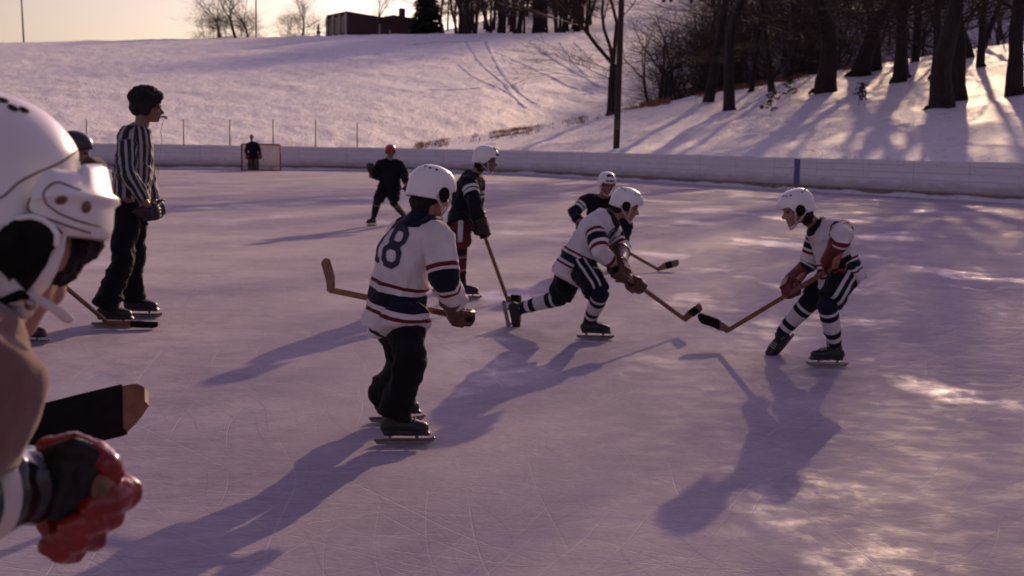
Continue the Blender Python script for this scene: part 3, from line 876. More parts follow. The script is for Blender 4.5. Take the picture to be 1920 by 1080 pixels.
# ------------------------------------------------------------------ dry grass along the crest of the bank
def dry_grass():
    rr = random.Random(8); V = []; F = []
    for i in range(15000):
        px = rr.uniform(765, 1240) if rr.random() < .42 else rr.uniform(1200, 1520) if rr.random() < .85 else rr.uniform(1480, 1720); py = np.interp(px, _cx, _cy)
        cr_ = np.interp(px, _cx, _cr); d = ray(px, py); a = math.atan2(d.x, d.y)
        clump = noise.noise(Vector((px * .012, 0, 0))) + noise.noise(Vector((px * .05, 3, 0))) * .6
        if rr.random() > .30 + 1.1 * clump: continue
        side = rr.random()
        r_ = cr_ + rr.gauss(-1.2, 1.3) if side < .7 else cr_ - 5.0 + rr.gauss(0, .8) if px < 1130 else cr_ + rr.gauss(-.5, 1.8)
        x, y = math.sin(a) * r_, math.cos(a) * r_; z_ = land1(x, y) if False else None
        V.append((x, y, rr.uniform(.08, .28) * (1.7 if px > 1200 else 1), rr.uniform(-.10, .10), rr.uniform(-.08, .08)))
    xs = np.array([v[0] for v in V]); ys = np.array([v[1] for v in V]); zs = land(xs, ys)
    VV = []
    for v, z_ in zip(V, zs):
        o = len(VV); VV += [(v[0] - .018, v[1], z_ - .05), (v[0] + .018, v[1], z_ - .05), (v[0] + v[3], v[1] + v[4], z_ + v[2])]; F.append((o, o + 1, o + 2))
    me = bpy.data.meshes.new("dry_grass"); me.from_pydata(VV, [], F); me.update()
    tag(link("dry_grass", me, M("dry_grass", (.26, .12, .055), .85, .4, 3, 0)), "tawny dry grass sticking out of the snow along the bank crest", "grass", kind="stuff")
dry_grass()

# ------------------------------------------------------------------ utility pole and thin flag poles
def poles():
    dk = M("creosoted_pole", (.035, .022, .018), .85, .3, 4, .6, 20, .02)
    p = on_land(1155, 289, rmin=58); p = on_land(1155, 280); z0 = p.z
    root = empty("utility_pole", p, "dark wooden utility pole standing just behind the side boards", "pole")
    w_ = width_at(p, 12.5) / 2
    B = Blob(); B.tube([p - Vector((0, 0, 1)), p + Vector((.03, 0, 1.4)), p + Vector((.12, 0, 11))], [w_ * .95, w_, w_ * .8], n=12, cap=False)
    link("pole", B.raw("pole"), dk, root)
    B = Blob(); T = Matrix.Translation(p + Vector((.12, 0, 10.2))); B.box(T, 1.2, .06, .07); link("crossarm", B.raw("crossarm", False), dk, root)
    B = Blob()
    for x in (-1.0, -.5, .5, 1.0): B.tube([p + Vector((.12 + x, 0, 10.27)), p + Vector((.12 + x, 0, 10.42))], [.03, .045], n=8)
    link("insulators", B.raw("insulators"), M("insulator_glass", (.1, .15, .14), .2), root)
    B = Blob(); B.box(Matrix.Translation(p + Vector((w_ * .2, -w_, 1.2))), w_ * .5, .03, .25)
    link("marker_plate", B.raw("marker_plate", False), M("rusty_plate", (.09, .05, .04), .7), root)
    gp = M("grey_pole_paint", (.20, .18, .19), .5)
    for px, r_, h, lab in ((44.5, 246, 14, "thin grey pole on the skyline far from the bare trees"), (480, 250, 14, "thin grey pole on the skyline beside bare trees")):
        q = at_hill(px, r_); root = empty("flag_pole", q, lab, "pole", "thin poles on the hill crest")
        B = Blob(); B.tube([q - Vector((0, 0, .5)), q + Vector((-.55 if px < 100 else 0, 0, h))], [.16, .10], n=8, cap=False); link("pole", B.raw("pole"), gp, root)
        B = Blob(); B.ball(q + Vector((-.55 if px < 100 else 0, 0, h)), .16, n=8, m=6); link("finial", B.raw("finial"), gp, root)
poles()

# ------------------------------------------------------------------ brick building on the crest
def building():
    brick, nt_, b_ = new_mat("dark_brick")
    tcx = nt_.nodes.new("ShaderNodeTexCoord"); br = nt_.nodes.new("ShaderNodeTexBrick"); mp = nt_.nodes.new("ShaderNodeMapping"); mp.inputs["Rotation"].default_value = (R(90), 0, 0)
    br.inputs["Scale"].default_value = 4; br.inputs["Color1"].default_value = (.085, .030, .022, 1); br.inputs["Color2"].default_value = (.055, .022, .018, 1); br.inputs["Mortar"].default_value = (.10, .07, .06, 1)
    nt_.links.new(tcx.outputs["Object"], mp.inputs[0]); nt_.links.new(mp.outputs[0], br.inputs[0]); nt_.links.new(br.outputs[0], b_.inputs["Base Color"]); b_.inputs["Roughness"].default_value = .85
    conc = M("pale_concrete", (.42, .37, .34), .8, .15, 2); glass = M("dark_window_glass", (.03, .03, .035), .15); shade = M("roof_felt", (.05, .045, .045), .9)
    Y0 = 256.0
    a = P(613, 74, Y0 + 9); c0 = P(650, 74, Y0); e0 = P(796, 62, Y0 + 24); mid_ = P(741, 66, Y0 + 15); ch = P(768, 60, Y0 + 20)
    zb = min(land1(v.x, v.y) for v in (a, c0, e0)) - 1.5
    root = empty("brick_building", (c0.x, c0.y, zb), "low flat roofed dark brick building on the hill crest with pale end piers", "building")
    def prism(pts, z0, z1, nm, mt, par=root):
        V = [(p.x, p.y, z0) for p in pts] + [(p.x, p.y, z1) for p in pts]; n = len(pts)
        F = [tuple(range(n - 1, -1, -1)), tuple(range(n, 2 * n))] + [(i, (i + 1) % n, n + (i + 1) % n, n + i) for i in range(n)]
        me = bpy.data.meshes.new(nm); me.from_pydata(V, [], F); me.update()
        bm = bmesh.new(); bm.from_mesh(me); bmesh.ops.recalc_face_normals(bm, faces=bm.faces); bm.to_mesh(me); bm.free()
        return link(nm, me, mt, par)
    zt = P(650, 24, Y0).z
    dl = (a - c0); d2 = (mid_ - c0)
    back1 = mid_ + dl; 
    prism([a, c0, mid_, back1], zb, zt, "main_block", brick)
    off = Vector((0, 0, 0))
    n1_ = Vector((d2.y, -d2.x, 0)).normalized(); n2_ = Vector((-dl.y, dl.x, 0)).normalized()
    if n1_.y > 0: n1_ = -n1_
    if n2_.x > 0: n2_ = -n2_
    big_ = [a + n2_ * .12 + n1_ * -.0, c0 + n1_ * .12 + n2_ * .12, mid_ + n1_ * .12, back1]
    prism(big_, zt + .003, zt + .28, "roof", shade)
    zt2 = P(760, 32, Y0 + 17).z
    m2 = mid_ + d2.normalized() * .02 - n1_ * .6; e2 = e0 - n1_ * .6
    prism([m2, e2, e2 + dl * .7, m2 + dl * .7], zb, zt2, "low_wing", brick)
    prism([m2 + n1_ * .1 + d2.normalized() * .15, e2 + n1_ * .1, e2 + dl * .7, m2 + dl * .7 + d2.normalized() * .15], zt2 + .003, zt2 + .22, "wing_roof", shade)
    c = lerp(m2, e2, .52) + dl * .3
    q = d2.normalized() * .7; w_ = dl.normalized() * .7
    prism([c - q - w_, c + q - w_, c + q + w_, c - q + w_], zt2 + .225, P(768, 14, Y0 + 20).z, "chimney", brick)
    # pale piers on the short end
    for t in (.04, .34, .66, .97):
        c = lerp(c0, a, t) + n2_ * .06; h_ = dl.normalized() * .42
        prism([c - h_ - n2_ * .055, c + h_ - n2_ * .055, c + h_ + n2_ * .16, c - h_ + n2_ * .16], zb, zt - .06, "pier", conc)
    for t in (.19, .50, .815):
        c = lerp(c0, a, t); h_ = dl.normalized() * .85
        prism([c - h_ + n2_ * .01, c + h_ + n2_ * .01, c + h_ + n2_ * .05, c - h_ + n2_ * .05], zt - 3.4, zt - .5, "window", glass)
    for t in (.66, .88):
        c = lerp(c0, mid_, t); h_ = d2.normalized() * .32
        prism([c - h_ + n1_ * .004, c + h_ + n1_ * .004, c + h_ + n1_ * .05, c - h_ + n1_ * .05], zt - 3.2 if t > .7 else zt - 2.9, zt - 1.0 if t < .7 else zt - 1.8, "door_panel", conc)
building()

# ------------------------------------------------------------------ sled runs and footpaths on the hill, groove shade painted on flat ribbons
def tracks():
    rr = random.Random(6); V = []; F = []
    pm = M("packed_snow_shade", (.36, .36, .47), .6, .12, 2, .4, 8, .03)  # bluish dark tone puts the shade of the grooves into the ribbon colour
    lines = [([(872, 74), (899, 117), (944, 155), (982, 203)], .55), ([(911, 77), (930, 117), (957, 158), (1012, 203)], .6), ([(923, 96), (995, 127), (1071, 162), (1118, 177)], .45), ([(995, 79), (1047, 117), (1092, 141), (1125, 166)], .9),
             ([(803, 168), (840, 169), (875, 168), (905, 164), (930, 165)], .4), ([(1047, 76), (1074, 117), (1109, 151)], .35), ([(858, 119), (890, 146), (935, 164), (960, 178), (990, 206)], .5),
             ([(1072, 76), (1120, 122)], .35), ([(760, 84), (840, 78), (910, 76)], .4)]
    for ln, w_ in lines:
        pts = []
        for i in range(len(ln) - 1):
            for t in np.linspace(0, 1, 14, endpoint=False):
                pts.append((ln[i][0] + (ln[i + 1][0] - ln[i][0]) * t + rr.gauss(0, .6), ln[i][1] + (ln[i + 1][1] - ln[i][1]) * t + rr.gauss(0, .3)))
        W = [on_land(x, y) for x, y in pts]
        W2 = []
        for i in range(len(W)):
            k = range(max(0, i - 2), min(len(W), i + 3)); W2.append(sum((W[j] for j in k), Vector()) / len(k))
        o = len(V)
        for i, p in enumerate(W2):
            tv = W2[min(i + 1, len(W2) - 1)] - W2[max(i - 1, 0)]; nv = Vector((-tv.y, tv.x, 0)).normalized()
            for (s_, hh) in ((-.8, -.14), (-.5, -.01), (-.2, -.02), (.2, -.02), (.5, -.01), (.8, -.14)):
                x, y = p.x + nv.x * s_ * w_ * .7, p.y + nv.y * s_ * w_ * .7
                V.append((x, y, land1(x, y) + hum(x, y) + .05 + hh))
        for i in range(len(W2) - 1):
            for j in range(5): F.append((o + i * 6 + j, o + i * 6 + j + 1, o + i * 6 + 7 + j, o + i * 6 + 6 + j))
    me = bpy.data.meshes.new("snow_track_shade"); me.from_pydata(V, [], F); me.update(); me.polygons.foreach_set("use_smooth", [True] * len(F))
    tag(link("snow_track_shade", me, pm), kind="structure")
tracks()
# ------------------------------------------------------------------ people
WHITE_CLOTH = (0.76, 0.71, 0.69); NAVY = (0.013, 0.013, 0.028); MAROON = (0.17, 0.022, 0.025); BLACKISH = (0.018, 0.016, 0.02)
SKIN = M("skin", (0.36, 0.175, 0.12), 0.5, 0.08, 12, 0.1, 200, 0.001)
SKIN_DARK = M("tanned_skin", (0.22, 0.105, 0.07), 0.5, 0.1, 12, 0.1, 200, 0.001)
HAIR = M("hair", (0.010, 0.006, 0.005), 0.8, 0.4, 60, 0.9, 120, 0.02)
EYE = M("eye", (0.02, 0.015, 0.012), 0.2, 0.1)
HELMET_WHITE = M("white_helmet_plastic", (0.78, 0.75, 0.71), 0.34, 0.09, 9, 0.12, 14, 0.002, coat=0.2)
HELMET_RED = M("red_helmet_plastic", (0.28, 0.022, 0.012), 0.35, 0.1, 9, 0.1, 14, 0.002)
HELMET_BLACK = M("dark_helmet_plastic", (0.03, 0.028, 0.035), 0.35, 0.1, 9, 0.1, 14, 0.002)
FOAM = M("black_foam", (0.009, 0.006, 0.007), 0.85, 0.3, 40, 0.5, 200, 0.003, spec=.12)
STRAP = M("strap_webbing", (0.50, 0.42, 0.36), 0.7, 0.15, 30, 0.4, 300, 0.002)
BOOT = M("skate_leather", (0.011, 0.008, 0.009), 0.5, 0.4, 25, 0.35, 60, 0.004)
STEEL = M("skate_steel", (0.32, 0.27, 0.25), 0.35, 0.25, 30, 0.15, 120, 0.001, metal=0.85)
LACE = M("skate_lace", (0.45, 0.40, 0.36), 0.8)
GLOVE_BROWN = M("brown_glove_leather", (0.085, 0.030, 0.017), 0.45, 0.4, 22, 0.4, 50, 0.005)
GLOVE_RED = M("red_glove_leather", (0.13, 0.013, 0.011), 0.42, 0.35, 22, 0.4, 50, 0.005)
GLOVE_BLACK = M("black_glove_leather", (0.018, 0.014, 0.016), 0.45, 0.4, 22, 0.4, 50, 0.005)
TROUSER = fabric("dark_trouser_cloth", (0.010, 0.008, 0.012))
WOOD = M("stick_wood", (0.21, 0.092, 0.036), 0.5, 0.35, 30, 0.2, 80, 0.002)
TAPE = M("black_stick_tape", (0.008, 0.006, 0.007), 0.8, 0.3, 60, 0.5, 200, 0.002, spec=.15)
INK = M("dark_lettering", (0.02, 0.018, 0.035), 0.8)
WHITE_TRIM = M("white_trim_cloth", (0.55, 0.50, 0.48), 0.85)

def frame(x, z):
    """matrix with X ~ x and Z ~ z"""
    x = x.normalized(); y = z.cross(x).normalized(); z2 = x.cross(y)
    return Matrix((x, y, z2)).transposed().to_4x4()

def head_frame(c, a, pitch, roll=0.0):
    f = az(a, pitch); rgt = az(a + 90, 0)
    up = rgt.cross(f).normalized()
    if roll:
        q = Matrix.Rotation(R(roll), 3, f); rgt = q @ rgt; up = q @ up
    m = Matrix((rgt, f, up)).transposed().to_4x4(); m.translation = c
    return m

def head_pieces(B, s, ears=True):
    i = len(B.v)
    B.ball((0, -.012, .03), (.074, .093, .085)); B.ball((0, .03, -.03), (.06, .060, .075))
    B.ball((0, .045, -.072), (.042, .042, .036)); B.ball((0, .076, -.088), (.02, .016, .016))
    B.tube([(0, .084, .008), (0, .098, -.014), (0, .110, -.03)], [.009, .011, .014], n=8)
    B.ball((.011, .096, -.033), .010, n=8, m=6); B.ball((-.011, .096, -.033), .010, n=8, m=6)
    B.tube([(-.046, .070, .020), (-.02, .085, .022), (.02, .085, .022), (.046, .070, .020)], [.012] * 4, n=8)
    for q in (-1, 1):
        B.ball((q * .036, .060, -.03), .026, n=10, m=7)
        if ears: B.ball((q * .076, -.008, -.012), (.011, .021, .032), n=10, m=7)
    B.tube([(-.021, .080, -.058), (0, .092, -.055), (.021, .080, -.058)], [.006, .008, .006], n=8)
    B.tube([(-.018, .079, -.068), (0, .090, -.068), (.018, .079, -.068)], [.006, .008, .006], n=8)
    for k in range(i, len(B.v)): B.v[k] = Vector(B.v[k]) * s
    return i

def helmet_mesh(s, n=56, mrows=22, back_low=-.035, front=.036, side=-.03):
    """thick dome with a rim that drops behind the ears"""
    B = Blob(); rows = []; a, b, h = .096, .121, .100
    c = Vector((0, -.004, .034))
    for layer in (0, 1):
        k = 1.0 - layer * .07
        for i in range(1, mrows + 1):
            rg = []
            for j in range(n):
                p = 2 * PI * j / n           # 0 = front
                cf = math.cos(p)
                rim = front if cf > .62 else (side + (front - side) * max(0, (cf - .12) / .5) ** 1.5 if cf > .12 else (side if cf > -.25 else side + (back_low - side) * min(1, (-cf - .25) / .5)))
                top = c.z + h
                t = i / mrows
                zz = top + (rim - top) * (1 - math.cos(t * PI / 2)) ** .92
                u = max(0, min(1, (zz - c.z) / h))
                rr = (1 - u ** 2.25) ** (1 / 2.25) if zz > c.z else 1.0 + (.015 if cf < 0 else -.02) * (c.z - zz) / .07
                # pressed ridges from front to back
                ridge = 1 + .012 * math.exp(-((abs(math.sin(p)) * rr - .42) / .06) ** 2)
                rg.append(Vector((a * rr * k * ridge * math.sin(p), c.y + b * rr * k * ridge * math.cos(p), c.z + (zz - c.z) * (k if zz > c.z else 1))) * s)
            rows.append(rg)
    inner = rows[mrows:][::-1]
    B.ring_tube(rows[:mrows] + inner)
    return B

def rod(B, a, b, r, n=8): return B.tube([a, b], [r, r], n=n)

def helmet(parent, HM, s, shell, strap=True, pad=True, holes=True, marking=False, seg=56):
    B = helmet_mesh(s, n=seg); B.xform(HM)
    me = B.raw("helmet"); h = link("helmet", me, shell, parent)
    if pad:
        for q in (-1, 1):
            P_ = Blob().ball((q * .090 * s, .006 * s, .0 * s), (.016 * s, .034 * s, .038 * s)).xform(HM)
            link("ear_pad", P_.raw("ear_pad"), FOAM, h)
    if holes:
        H = Blob()
        for (p, t) in ((20, 52), (42, 48), (64, 46), (116, 46), (138, 48), (160, 52), (-20, 52), (-42, 48), (-64, 46), (-116, 46), (-138, 48), (-160, 52)):
            u = math.sin(R(t)); zz = .034 + .100 * u; rr = (1 - u ** 2.25) ** (1 / 2.25)
            c = Vector((.096 * rr * math.sin(R(p)), -.004 + .121 * rr * math.cos(R(p)), zz))
            nrm = Vector((c.x / .096 ** 2, (c.y + .004) / .121 ** 2, (c.z - .034) / .1 ** 2)).normalized()
            H.tube([(c - nrm * .004) * s, (c + nrm * .0012) * s], [.0065 * s] * 2, n=10, cap=False)
        link("vent_holes", H.xform(HM).raw("vent_holes", False), FOAM, h)
    if strap:
        T = Blob()
        for q in (-1, 1):
            ch = Vector((q * .052, .050, -.088))
            T.tube([Vector((q * .098, .046, -.004)) * s, Vector((q * .084, .050, -.045)) * s, ch * s], [(.007 * s, .0025 * s)] * 3, side=Vector((0, 1, .3)), n=8)
            T.tube([Vector((q * .098, -.034, -.012)) * s, Vector((q * .086, .012, -.055)) * s, ch * s], [(.007 * s, .0025 * s)] * 3, side=Vector((0, 1, .3)), n=8)
        T.tube([Vector((-.052, .050, -.088)) * s, Vector((-.03, .073, -.107)) * s, Vector((0, .082, -.111)) * s, Vector((.03, .073, -.107)) * s, Vector((.052, .050, -.088)) * s], [(.009 * s, .003 * s)] * 5, side=Vector((0, 0, 1)), n=8)
        link("chin_strap", T.xform(HM).raw("chin_strap"), STRAP, h)
    if marking:
        bv = BVHTree.FromPolygons([v.co for v in me.vertices], [p.vertices[:] for p in me.polygons])
        X, F_, U = (HM.to_3x3() @ Vector(v) for v in ((1, 0, 0), (0, 1, 0), (0, 0, 1)))
        C = HM @ Vector((0, .10 * s, .064 * s))
        decal("helmet_marking", bv, C, X, U, F_, .10 * s, .020 * s, 40, 8, lambda u, v: (int((u + 1) * 9) % 9 not in (3,)) and abs(u) < .95, .0015, INK, h)
        C = HM @ Vector((0, .07 * s, .115 * s))
        decal("helmet_marking", bv, C, X, F_, U, .07 * s, .034 * s, 20, 10, lambda u, v: True, .0015, INK, h)
    return h

def decal(name, bvh, C, X, Y, N, w, h, nx, ny, mask, off, mat, parent):
    """cloth or paint patch that hugs the surface beneath it; mask(u,v) in -1..1"""
    vs_ = {}; V = []; Fc = []
    def vert(i, j):
        if (i, j) in vs_: return vs_[(i, j)]
        u = -1 + 2 * i / nx; v = -1 + 2 * j / ny
        o = C + X * (u * w / 2) + Y * (v * h / 2) + N * .35
        hit, nr, _, _ = bvh.ray_cast(o, -N)
        if hit is None: vs_[(i, j)] = None; return None
        if nr.dot(N) < 0: nr = -nr
        V.append(tuple(hit + nr * off)); vs_[(i, j)] = len(V) - 1
        return len(V) - 1
    for i in range(nx):
        for j in range(ny):
            if not mask(-1 + 2 * (i + .5) / nx, -1 + 2 * (j + .5) / ny): continue
            q = [vert(i, j), vert(i + 1, j), vert(i + 1, j + 1), vert(i, j + 1)]
            if None in q: continue
            if max((Vector(V[a]) - Vector(V[b])).length for a, b in ((q[0], q[2]), (q[1], q[3]))) > 6 * max(w / nx, h / ny): continue
            Fc.append(q)
    if not Fc: return None
    me = bpy.data.meshes.new(name); me.from_pydata(V, [], Fc); me.update()
    me.polygons.foreach_set("use_smooth", [True] * len(Fc))
    return link(name, me, mat, parent)

def skate(parent, C, f, dn, shin_top, s=1.0, vox=.006, lace=True):
    """C blade contact; f toe direction; dn towards the ice; shin_top = knee"""
    f = f.normalized(); up = -(dn - f * dn.dot(f)).normalized()
    T = frame(f, up); T.translation = C
    inv = T.inverted()
    ank = Vector((-.045, 0, .135)) * s
    sh = (inv @ shin_top - ank).normalized()
    if sh.z < .35: sh = Vector((sh.x * .8, sh.y * .8, .6)).normalized()
    B = Blob()
    B.tube([Vector((-.078, 0, .088)) * s, Vector((-.02, 0, .094)) * s, Vector((.05, 0, .090)) * s, Vector((.098, 0, .083)) * s],
           [(.034 * s, .034 * s), (.036 * s, .040 * s), (.042 * s, .034 * s), (.038 * s, .026 * s)], side=Vector((0, 1, 0)))
    B.tube([Vector((-.058, 0, .085)) * s, ank, ank + sh * .055 * s, ank + sh * .085 * s], [(.033 * s, .042 * s), (.033 * s, .040 * s), (.039 * s, .045 * s), (.042 * s, .048 * s)], side=Vector((0, 1, 0)))
    B.tube([Vector((.0, 0, .118)) * s, ank + (Vector((.04, 0, .01)) + sh * .07) * s, ank + (Vector((.052, 0, .0)) + sh * .115) * s], [(.022 * s, .012 * s), (.028 * s, .010 * s), (.030 * s, .008 * s)], side=Vector((0, 1, 0)))
    B.box(Matrix.Translation(Vector((-.05, 0, .057)) * s), .042 * s, .031 * s, .009 * s)
    B.box(Matrix.Translation(Vector((.06, 0, .055)) * s), .070 * s, .036 * s, .007 * s)
    B.xform(T)
    bt = link("skate", B.fuse("skate", vox, 2), BOOT, parent)
    K = Blob()
    for x in (-.055, .070):
        K.tube([Vector((x - .008, 0, .052)) * s, Vector((x, 0, .026)) * s], [(.012 * s, .010 * s), (.007 * s, .007 * s)], n=8)
    K.tube([Vector((-.128, 0, .024)) * s, Vector((0, 0, .025)) * s, Vector((.128, 0, .025)) * s, Vector((.146, 0, .032)) * s], [.0075 * s] * 4, n=8)
    pr = [(-.132, .020), (-.120, .003), (-.06, 0), (.09, 0), (.125, .004), (.146, .020), (.150, .032), (.138, .026), (-.128, .026)]
    o = len(K.v)
    for y in (-.0022, .0022):
        for (x, z) in pr: K.v.append(Vector((x, y, z)) * s)
    n = len(pr)
    K.f.append(tuple(o + i for i in range(n))); K.f.append(tuple(o + n + i for i in range(n - 1, -1, -1)))
    for i in range(n): K.f.append((o + i, o + (i + 1) % n, o + n + (i + 1) % n, o + n + i))
    link("blade", K.xform(T).raw("blade", False), STEEL, bt)
    if lace:
        L = Blob()
        for i in range(5):
            t = i / 4
            c = Vector((.055 - .06 * t, 0, .127 + .012 * t)) * s if t < .6 else ank + (Vector((.048, 0, -.01)) + sh * (.02 + .07 * (t - .5))) * s
            L.tube([c + Vector((0, -.026, -.012)) * s, c + Vector((.003, 0, .004)) * s, c + Vector((0, .026, -.012)) * s], [.0032 * s] * 3, n=6)
        link("lace", L.xform(T).raw("lace"), LACE, bt)
    return T @ ank

def glove(parent, wr, el, grip_c, grip_d, mat, s=1.0, vox=.006, flip=False, cuff=.13, cw=1.0):
    """hand closed round an axis (grip_c, grip_d), with a long padded cuff along the forearm"""
    fore = (wr - el).normalized()
    to = (grip_c - wr)
    Y = (to - grip_d * to.dot(grip_d))
    if Y.length < .02: Y = fore - grip_d * fore.dot(grip_d)
    Y.normalize(); X = grip_d.normalized()
    if flip: X = -X
    Z = X.cross(Y)
    T = Matrix((X, Y, Z)).transposed().to_4x4(); T.translation = grip_c
    B = Blob()
    B.tube([Vector((0, -.060, .030)) * s, Vector((0, -.02, .036)) * s, Vector((0, .022, .030)) * s], [(.040 * s, .026 * s), (.050 * s, .025 * s), (.050 * s, .020 * s)], side=Vector((1, 0, 0)))
    for i, (x, l) in enumerate(((-.036, .92), (-.012, 1.0), (.012, .97), (.036, .85))):
        B.tube([Vector((x, .020, .032)) * s, Vector((x, .046 * l, .018)) * s, Vector((x * 1.02, .050 * l, -.012)) * s, Vector((x * .98, .026, -.036)) * s, Vector((x * .96, .000, -.034)) * s],
               [.0145 * s, .0155 * s, .0150 * s, .0140 * s, .0120 * s], n=10)
    B.tube([Vector((-.040, -.045, .018)) * s, Vector((-.058, -.020, -.002)) * s, Vector((-.050, .008, -.026)) * s, Vector((-.030, .024, -.046)) * s], [.018 * s, .0175 * s, .016 * s, .013 * s], n=10)
    for k in range(4):     # padded rolls on the back of the hand
        y = -.045 + k * .020
        B.tube([Vector((-.030, y, .054)) * s, Vector((.034, y, .054)) * s], [.0105 * s] * 2, n=8)
    B.xform(T)
    w0 = T @ (Vector((0, -.055, .028)) * s)
    back = (el - w0).normalized()
    B.tube([w0 - back * .01, w0 + back * cuff * .45, w0 + back * cuff], [.040 * s, .047 * s * cw, .058 * s * cw], cap=.25)
    B.tube([w0 + back * cuff * .86, w0 + back * cuff], [.061 * s * cw, .061 * s * cw], cap=.2)
    return link("glove", B.fuse("glove", vox, 2), mat, parent)


def person(label, J, look, name="person", group=None):
    s = look.get('s', 1.0); k = look.get('hs', 1.0); vox = look.get('vox', .009)
    feet = [J['footR'][0], J['footL'][0]]
    base = (feet[0] + feet[1]) / 2; base = Vector((base.x, base.y, 0))
    root = empty(name, base, label, look.get('cat', "person"), group)
    pel = (J['hipR'] + J['hipL']) / 2
    HM = head_frame(J['head'], *J['face'])
    # ankles from the skates
    an = {}
    for q in 'RL':
        C, f, dn = J['foot' + q]
        an[q] = skate(root, C, f, dn, J['kn' + q], s, min(vox, .007) if vox < .012 else vox, look.get('lace', True))
    # ---- body: one continuous skin
    B = Blob(); head_pieces(B, k); B.xform(HM)
    nk = J['neck']
    sh_ax = (J['shR'] - J['shL']).normalized(); hp_ax = (J['hipR'] - J['hipL']).normalized()
    spine = [nk, lerp(nk, pel, .14), lerp(nk, pel, .4), lerp(nk, pel, .72), pel]
    bow = look.get('bow', Vector((0, 0, 0)))
    spine[1] = spine[1] + bow * .5; spine[2] = spine[2] + bow; spine[3] = spine[3] + bow * .6
    sides = [sh_ax, sh_ax, lerp(sh_ax, hp_ax, .35), lerp(sh_ax, hp_ax, .75), hp_ax]
    B.tube([HM @ (Vector((0, -.03, -.05)) * k), nk], [.050 * k, .052 * k])
    B.tube(spine, [(.06 * s, .05 * s), (.12 * s, .07 * s), (.125 * s, .085 * s), (.11 * s, .08 * s), (.12 * s, .09 * s)], side=sides)
    for q in 'RL':
        B.tube([J['sh' + q], J['el' + q], J['wr' + q], lerp(J['wr' + q], J['grip' + q][0], .7)], [.045 * s, .036 * s, .027 * s, .03 * s], n=10)
        B.tube([J['hip' + q], J['kn' + q], an[q]], [.075 * s, .05 * s, .034 * s], n=12)
    link("body", B.fuse("body", vox * .75, 3), look.get('skin', SKIN), root)
    for q in () if look.get('no_eyes') else (-1, 1):
        link("eye", Blob().ball(Vector((q * .030, .079, .002)) * k, (.013 * k, .010 * k, .008 * k), n=10, m=7).xform(HM).raw("eye"), EYE, root)
    # ---- hair
    if look.get('hair'):
        HB = Blob()
        if look['hair'] == 'mop':
            HB.ball((0, -.020, .052), (.100, .116, .092)); HB.ball((0, -.07, .0), (.088, .062, .080)); HB.ball((0, .055, .085), (.072, .050, .042))
            for q in (-1, 1): HB.ball((q * .076, -.012, .0), (.026, .045, .070))
            rr = random.Random(5)
            for i in range(70):
                a_ = rr.uniform(0, 2 * PI); t_ = rr.uniform(-.2, 1.3)
                HB.ball((.094 * math.cos(a_) * math.cos(t_), -.022 + .112 * math.sin(a_) * math.cos(t_) * (1 if math.sin(a_) < .5 else .9), .05 + .088 * math.sin(t_)), rr.uniform(.014, .026), n=8, m=6)
        else:
            HB.ball((0, -.035, -.005), (.086, .074, .070)); HB.ball((0, -.055, -.055), (.070, .05, .055)); HB.ball((0, -.045, -.09), (.056, .04, .04))
            for q in (-1, 1): HB.ball((q * .070, .018, .0), (.018, .030, .045))
            if look['hair'] == 'fringe': HB.ball((0, .074, .030), (.055, .018, .018))
        for i in range(len(HB.v)): HB.v[i] = HM @ (Vector(HB.v[i]) * k * look.get('hairk', 1.0))
        hme = HB.fuse("hair", .005 * k if vox < .012 else vox, 3); folds(hme, .006, 55); folds(hme, .003, 140)
        link("hair", hme, HAIR, root)
    # ---- helmet
    if look.get('helmet'):
        helmet(root, HM, k * look.get('hk', 1.0), look['helmet'], look.get('strap', True), look.get('pad', True), look.get('holes', True), look.get('marking', False), 56 if vox < .012 else 28)
    # ---- jersey
    tb = look.get('bulk', 1.0) * s
    hem = look.get('hem', .10)
    dirp = (pel - spine[3]).normalized()
    chain = spine + [pel + dirp * hem]
    jb = Blob()
    chain2 = [nk + (nk - spine[1]).normalized() * .0] + chain[1:]
    jb.tube(chain2, [(.072 * tb, .066 * tb), (.142 * tb, .092 * tb), (.160 * tb, .118 * tb), (.152 * tb, .120 * tb), (.158 * tb, .132 * tb), (.166 * tb, .142 * tb)],
            side=sides + [hp_ax], cap=.18, n=24)
    if look.get('collar'): jb.tube([nk, HM @ (Vector((0, -.035, -.075)) * k)], [.058 * k, .056 * k])
    jb.tube([J['shR'], lerp(J['shR'], J['shL'], .5) + (nk - spine[1]) * .25, J['shL']], [.064 * tb, .080 * tb, .064 * tb])
    ar = look.get('arm_r', 1.0) * tb
    if look.get('drape', .2):
        for q in 'RL':
            jb.tube([J['hip' + q] - (J['kn' + q] - J['hip' + q]) * .05, lerp(J['hip' + q], J['kn' + q], look.get('drape', .2))], [.108 * s * look.get('pbulk', 1.0), .116 * s * look.get('pbulk', 1.0)], cap=.15)
    for q in 'RL':
        wend = lerp(J['wr' + q], J['el' + q], look.get('sleeve', .12))
        jb.tube([J['sh' + q], lerp(J['sh' + q], J['el' + q], .5), J['el' + q], lerp(J['el' + q], wend, .5), wend], [.068 * ar, .070 * ar, .064 * ar, .058 * ar, .052 * ar], cap=.4)
    me = jb.fuse("jersey", vox, 9)
    folds(me, .013 * s, 8.5, seed=look.get('seed', 1)); folds(me, .006 * s, 17, (1, 1, .7), seed=look.get('seed', 1) + 3)
    if vox < .012: creases(me, .012 * s, 6.5, (.45, .2, 1.0), look.get('seed', 1)); creases(me, .009 * s, 7.5, (-.8, .3, .6), look.get('seed', 1) + 4)
    co = get_co(me)
    tt, dt = chain_param(co, chain2)
    arm = np.zeros(len(co))
    da = np.full(len(co), 1e9)
